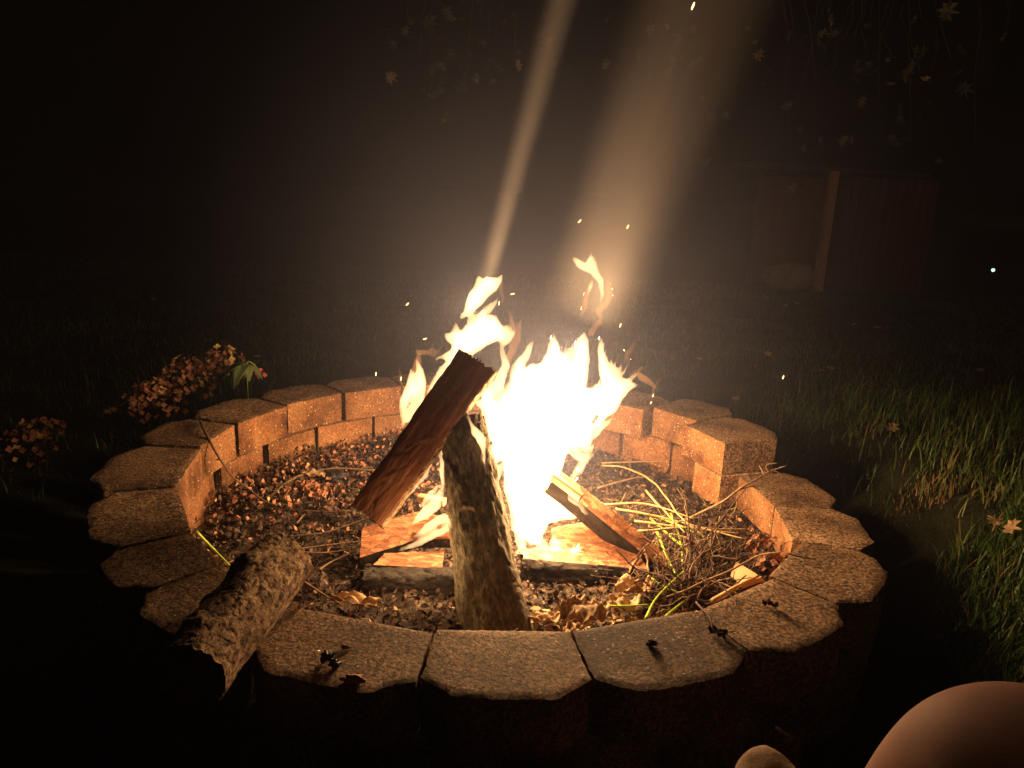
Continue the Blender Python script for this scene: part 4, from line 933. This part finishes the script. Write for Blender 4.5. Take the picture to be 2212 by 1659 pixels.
main = [(1.86, [(1165, 1192, 8), (1150, 1130, 32), (1150, 1055, 44), (1150, 990, 62), (1160, 930, 76), (1180, 870, 74), (1200, 835, 54)]),
        (1.84, [(1190, 1100, 30), (1235, 1085, 28), (1275, 1112, 12)]), (1.82, [(1130, 1190, 5), (1120, 1150, 14), (1112, 1100, 14), (1100, 1050, 10), (1095, 1020, 5)]),
        (1.86, [(1130, 845, 22), (1120, 800, 14), (1138, 762, 10), (1150, 735, 4)]), (1.87, [(1185, 830, 28), (1192, 790, 17), (1196, 752, 11), (1192, 722, 4)]),
        (1.87, [(1230, 835, 30), (1246, 785, 19), (1256, 742, 15), (1259, 718, 6)]), (1.88, [(1215, 790, 12), (1222, 765, 8), (1218, 748, 3)]), (1.88, [(1165, 760, 7), (1172, 745, 5), (1168, 730, 2.5)]),
        (1.88, [(1260, 885, 38), (1300, 872, 27), (1332, 843, 18), (1358, 836, 13), (1376, 838, 5)]), (1.88, [(1318, 832, 17), (1305, 792, 12), (1297, 758, 9), (1295, 733, 4)]),
        (1.88, [(1338, 818, 7), (1356, 797, 5), (1366, 786, 2.5)]), (1.88, [(1345, 850, 8), (1372, 822, 6), (1388, 800, 2.5)]),
        (1.84, [(1095, 930, 32), (1065, 922, 22), (1045, 900, 11), (1043, 868, 4)]), (1.84, [(1085, 960, 20), (1070, 985, 13), (1062, 1003, 5)]), (1.85, [(1090, 880, 20), (1102, 850, 13), (1106, 830, 5)]),
        (1.80, [(1030, 950, 9), (1022, 925, 10), (1012, 905, 6), (1008, 888, 3)]),
        (1.62, [(1050, 1000, 6), (1036, 955, 11), (1018, 922, 10), (1008, 893, 5)]), (1.62, [(962, 945, 4), (978, 918, 8), (996, 896, 5)]), (1.74, [(950, 1060, 6), (955, 1010, 9), (948, 965, 6), (955, 940, 3)]),
        (1.84, [(1040, 870, 12), (1060, 880, 20), (1085, 900, 26)]), (1.76, [(1245, 1075, 16), (1275, 1092, 13), (1290, 1118, 7), (1292, 1132, 3)]), (1.72, [(1120, 1195, 8), (1160, 1192, 12), (1200, 1188, 10), (1250, 1197, 3)]), (1.80, [(1085, 1010, 14), (1078, 1050, 9), (1088, 1090, 5)]), (1.86, [(1255, 930, 26), (1268, 960, 14)]),
        (1.84, [(1225, 965, 15), (1258, 988, 9), (1286, 968, 4)]), (1.85, [(1240, 1030, 12), (1262, 1015, 8), (1275, 1000, 3)]), (1.85, [(1280, 930, 12), (1305, 915, 8), (1318, 895, 3)])]
main = [(Y, [(x, y, r * 1.13 if r > 10 else r) for x, y, r in p]) for Y, p in main]
flame_part(main, M['flame'], warp=.016, seed=1, voxel=.0055)
back = [(1.84, [(985, 725, 12), (1010, 738, 22), (1035, 722, 24), (1070, 715, 18), (1092, 722, 10), (1105, 708, 3)]), (1.84, [(1060, 710, 13), (1070, 693, 7), (1069, 680, 3)]), (1.84, [(1030, 705, 12), (1022, 690, 6), (1024, 680, 3)]),
        (1.84, [(975, 728, 9), (962, 718, 5), (958, 706, 2.5)]), (1.85, [(1090, 735, 9), (1108, 718, 6), (1120, 698, 2.5)]),
        (1.84, [(988, 687, 3), (1010, 668, 10), (1028, 640, 16), (1048, 622, 15), (1075, 610, 8), (1090, 586, 2.5)]), (1.84, [(1040, 628, 12), (1033, 608, 8), (1029, 594, 3)]),
        (1.84, [(1010, 690, 5), (1050, 676, 8), (1072, 650, 5), (1082, 625, 2.5)]), (1.84, [(1020, 700, 8), (1018, 680, 6), (1022, 665, 5)]),
        (1.84, [(1000, 745, 15), (975, 782, 12), (952, 815, 9), (934, 838, 4)]), (1.84, [(975, 760, 8), (945, 775, 5), (920, 790, 2.5)]), (1.84, [(955, 800, 8), (930, 850, 8), (915, 890, 7), (900, 930, 4)]),
        (1.85, [(1085, 745, 6), (1095, 790, 9), (1080, 830, 11), (1050, 862, 12)])]
back = [(Y, [(x, y, r * 1.3 if r > 6 else r) for x, y, r in p]) for Y, p in back]
flame_part(back, M['flame'], warp=.009, seed=5, voxel=.0055)
flame_part([(1.86, [(1240, 560, 5), (1252, 572, 9), (1280, 585, 9), (1298, 605, 8), (1300, 640, 5), (1297, 660, 2)])], M['flame'], warp=.005, seed=7, voxel=.004)
flame_part([(1.86, [(1270, 640, 3), (1275, 620, 7), (1280, 605, 3)]), (1.86, [(1217, 682, 4), (1228, 686, 7), (1236, 696, 2)])], M['flame'], warp=.004, seed=9, voxel=.004)
left = [(1.80, [(872, 925, 2), (876, 900, 6), (874, 870, 9), (890, 850, 11), (905, 830, 11), (908, 800, 6), (900, 780, 3)]),
        (1.80, [(885, 905, 7), (905, 870, 8), (910, 840, 6)])]
left = [(Y, [(x, y, r * 1.5 if r > 4 else r) for x, y, r in p]) for Y, p in left] + [(1.84, [(905, 930, 6), (925, 890, 11), (950, 850, 12), (975, 805, 10), (985, 775, 5)])]
flame_part(left, M['flame'], warp=.008, seed=11, voxel=.0045)
flame_part([(1.74, [(845, 1110, 3), (880, 1070, 5), (915, 1030, 7), (925, 1010, 5), (935, 990, 2)])], M['flame'], warp=.006, seed=13, voxel=.0045)
low = [(1.57, [(862, 1190, 4), (895, 1176, 8), (930, 1160, 11), (958, 1146, 10), (975, 1128, 6)]), (1.57, [(893, 1128, 5), (915, 1112, 13), (938, 1090, 15), (950, 1062, 8), (948, 1045, 4)]), (1.57, [(895, 1158, 5), (925, 1138, 12), (955, 1118, 11)]),
       (1.60, [(908, 1098, 5), (925, 1075, 10), (945, 1050, 6)]), (1.56, [(968, 1168, 4), (974, 1148, 7), (966, 1118, 6)])]
flame_part(low, M['flame'], warp=.007, seed=17, voxel=.0045)
flame_part([(1.44, [(985, 1120, 3), (995, 1095, 5), (1020, 1100, 6), (1030, 1112, 3)]), (1.46, [(955, 1095, 3), (985, 1078, 5), (1015, 1080, 3)])], M['flame_soft'], warp=.006, seed=18, voxel=.004)
flame_part([(1.74, [(1185, 1195, 6), (1230, 1188, 8), (1200, 1175, 14), (1250, 1195, 3)]), (1.78, [(1270, 1090, 14), (1280, 1120, 10), (1300, 1130, 3)]), (1.80, [(1240, 1025, 10), (1270, 985, 8), (1288, 970, 3)])], M['flame'], warp=.007, seed=19, voxel=.005)
soft = [(1.9, [(1130, 690, 3), (1125, 700, 7), (1120, 730, 9), (1105, 760, 8)]), (1.9, [(1300, 700, 3), (1290, 670, 8), (1310, 650, 9), (1305, 620, 4)]), (1.9, [(1255, 690, 4), (1265, 660, 8), (1270, 630, 5)]),
        (1.9, [(1275, 720, 9), (1290, 700, 7), (1300, 680, 3)]), (1.9, [(1170, 720, 4), (1180, 700, 5), (1185, 680, 2)]), (1.92, [(1385, 810, 10), (1410, 830, 8), (1425, 850, 3)]),
        (1.82, [(868, 850, 4), (866, 810, 6), (862, 780, 3)]), (1.82, [(890, 815, 10), (900, 785, 10), (905, 765, 5)]), (1.86, [(905, 760, 8), (935, 765, 5), (960, 740, 4)]),
        (1.9, [(1169, 552, 3), (1171, 535, 5), (1172, 520, 3)]), 
        (1.9, [(1085, 650, 4), (1082, 620, 6), (1088, 590, 2.5)]), (1.9, [(1355, 780, 7), (1370, 760, 3)]), (1.9, [(1095, 790, 8), (1105, 750, 9), (1115, 700, 4)])]
flame_part(soft, M['flame_soft'], warp=.008, seed=23, voxel=.0045)
edge = []
for k in range(64):      # thin orange licks round the rim of the fire
    cx, cy_ = random.choice([(1190, 860), (1170, 960), (1240, 900), (1100, 900), (1040, 740), (1180, 1080), (1300, 850)])
    a = random.uniform(0, 2 * math.pi); rr_ = random.uniform(60, 118); x = cx + math.cos(a) * rr_ * .95; y = cy_ - abs(math.sin(a)) * rr_ * 1.1 + random.uniform(0, 60)
    l_ = random.uniform(28, 75); bx = (x - 1170) * .12 + random.uniform(-10, 10); r_ = random.uniform(4, 7)
    edge.append((random.uniform(1.80, 1.95), [(x, y, r_ * .6), (x + bx * .3, y - l_ * .35, r_), (x + bx * .9, y - l_ * .75, r_ * .7), (x + bx * 1.6, y - l_, 2.2)]))
flame_part(edge, M['flame_soft'], warp=.012, seed=31, voxel=.0045)

# sparks
sp_me = MB(); sp_me.tube([(0, 0, -.0045), (0, 0, 0), (0, 0, .0045)], [.0006, .0013, .0006], 5); sp_mesh = mesh_from('spark', sp_me.v, sp_me.f, M['ember'])
for j, (px, py, rx, lb) in enumerate([(1497, 13, .3, 'highest, at the top of the picture'), (1252, 478, .7, 'upper left of two over the right flame'), (1356, 490, .4, 'upper right above the flames'), (880, 657, .8, 'far left above the wall'),
        (918, 732, 1.2, 'left of the back flame'), (1107, 635, 1.3, 'beside the tall back flame'), (1340, 703, .3, 'right of the floating flames'), (812, 808, .1, 'over the rear left wall'), (866, 818, .2, 'at the left flame edge'),
        (1078, 655, .1, 'just under the tall back flame'), (1692, 815, .2, 'far right beyond the wall')]):
    o_ = link('spark', sp_mesh, None, atY(px, py, 1.7), (0, rx, 0)); s_ = 1.6 if j == 0 else 1.0; o_.scale = (s_, s_, s_)
    tag(o_, 'glowing orange spark in the air, ' + lb, 'spark', 'sparks flying above the fire')

# ------------------------------------------------------------------ lens streaks and glow built as smoke volumes, and haze
def plume(name, p0, p1, r0, r1, dens, label, col=(.84, .80, .84)):
    p0, p1 = Vector(p0), Vector(p1); ax = p1 - p0; L = ax.length; ax.normalize()
    mb = MB(); n = 24
    mb.tube([Vector((0, 0, L * t / 8)) for t in range(9)], [r0 + (r1 - r0) * t / 8 for t in range(9)], n)
    m = bpy.data.materials.new(name); m.use_nodes = True; t = m.node_tree; t.nodes.clear()
    tc = N(t, 'ShaderNodeTexCoord'); sx = N(t, 'ShaderNodeSeparateXYZ'); t.links.new(tc.outputs['Object'], sx.inputs[0])
    def mth(op, a, b=None):
        n_ = N(t, 'ShaderNodeMath', operation=op)
        for i, q_ in enumerate((a, b)):
            if q_ is None: continue
            if isinstance(q_, (int, float)): n_.inputs[i].default_value = q_
            else: t.links.new(q_, n_.inputs[i])
        return n_.outputs[0]
    z = sx.outputs[2]; rz = mth('ADD', mth('MULTIPLY', z, (r1 - r0) / L), r0)
    rad = mth('SQRT', mth('ADD', mth('MULTIPLY', sx.outputs[0], sx.outputs[0]), mth('MULTIPLY', sx.outputs[1], sx.outputs[1])))
    fr = mth('DIVIDE', rad, rz); prof = mth('MAXIMUM', mth('SUBTRACT', 1.0, mth('MULTIPLY', fr, fr)), 0.0); prof = mth('MULTIPLY', mth('MULTIPLY', prof, prof), prof)
    nz = N(t, 'ShaderNodeTexNoise', Scale=3.0, Detail=2.0); mp = N(t, 'ShaderNodeMapping'); mp.inputs['Scale'].default_value = (3.2, 3.2, .3)
    t.links.new(tc.outputs['Object'], mp.inputs[0]); t.links.new(mp.outputs[0], nz.inputs['Vector'])
    nn = mth('MULTIPLY', mth('MAXIMUM', mth('SUBTRACT', nz.outputs[0], .22), 0.0), 3.4)
    zin = mth('MINIMUM', mth('DIVIDE', z, .12), 1.0)
    d = mth('MULTIPLY', mth('MULTIPLY', mth('MULTIPLY', prof, nn), zin), dens)
    pv = N(t, 'ShaderNodeVolumePrincipled'); pv.inputs['Color'].default_value = (*col, 1); pv.inputs['Anisotropy'].default_value = 0.0
    t.links.new(d, pv.inputs['Density']); o = N(t, 'ShaderNodeOutputMaterial'); t.links.new(pv.outputs[0], o.inputs['Volume'])
    me = mesh_from(name, mb.v, mb.f, m)
    o_ = link(name, me); o_.matrix_world = Matrix.Translation(p0) @ ax.to_track_quat('Z', 'Y').to_matrix().to_4x4()
    return tag(o_, label, 'smoke')
plume('lens_streak', atY(1040, 640, 1.85), atY(1228, -60, 1.95), .030, .060, 6.5, 'narrow lit smoke volume added for the lens streak above the left flames')  # both plumes are added volumes imitating lens streaks
plume('lens_streak', atY(1265, 700, 1.88), atY(1545, -90, 2.05), .15, .23, 2.0, 'broad lit smoke volume added for the lens streak above the right flames')
bm = bmesh.new(); bmesh.ops.create_icosphere(bm, subdivisions=4, radius=1, matrix=Matrix.Diagonal((1.25, 1.1, 1.3, 1)))  # added smoke ball imitating the lens glow round the fire
me = bpy.data.meshes.new('lens_glow'); bm.to_mesh(me); bm.free()
sm_, t, p = mat('lens_glow_smoke'); t.nodes.remove(p); me.materials.append(sm_)
tc = N(t, 'ShaderNodeTexCoord'); mp = N(t, 'ShaderNodeMapping'); mp.inputs['Scale'].default_value = (1 / 1.25, 1 / 1.1, 1 / 1.3); t.links.new(tc.outputs['Object'], mp.inputs[0])
ln = N(t, 'ShaderNodeVectorMath', operation='LENGTH'); t.links.new(mp.outputs[0], ln.inputs[0])
mr = N(t, 'ShaderNodeMapRange', interpolation_type='SMOOTHERSTEP'); mr.inputs['From Min'].default_value = 1; mr.inputs['From Max'].default_value = 0; mr.inputs['To Max'].default_value = 0.125
t.links.new(ln.outputs['Value'], mr.inputs[0]); pv = N(t, 'ShaderNodeVolumePrincipled'); pv.inputs['Color'].default_value = (.62, .68, 1.0, 1)
t.links.new(mr.outputs[0], pv.inputs['Density']); t.links.new(pv.outputs[0], t.nodes['Material Output'].inputs['Volume'])
tag(link('lens_glow', me, None, (.08, 2.2, .75)), 'soft smoke volume added for the lens glow around the flames', 'smoke')
mb = MB(); mb.box((0, 8, 3.3), (26, 26, 9.0 - .2))  # added box of thin scattering air standing in for veiling glare
hz, t, p = mat('lens_veil_air'); t.nodes.remove(p)
pv = N(t, 'ShaderNodeVolumePrincipled'); pv.inputs['Color'].default_value = (.64, .66, 1.0, 1); pv.inputs['Density'].default_value = 0.007; pv.inputs['Anisotropy'].default_value = 0.0
t.links.new(pv.outputs[0], t.nodes['Material Output'].inputs['Volume'])
tag(mb.build('lens_veil', hz), 'thin air volume added for the lens veil around the fire pit', 'lens_veil', kind='stuff')
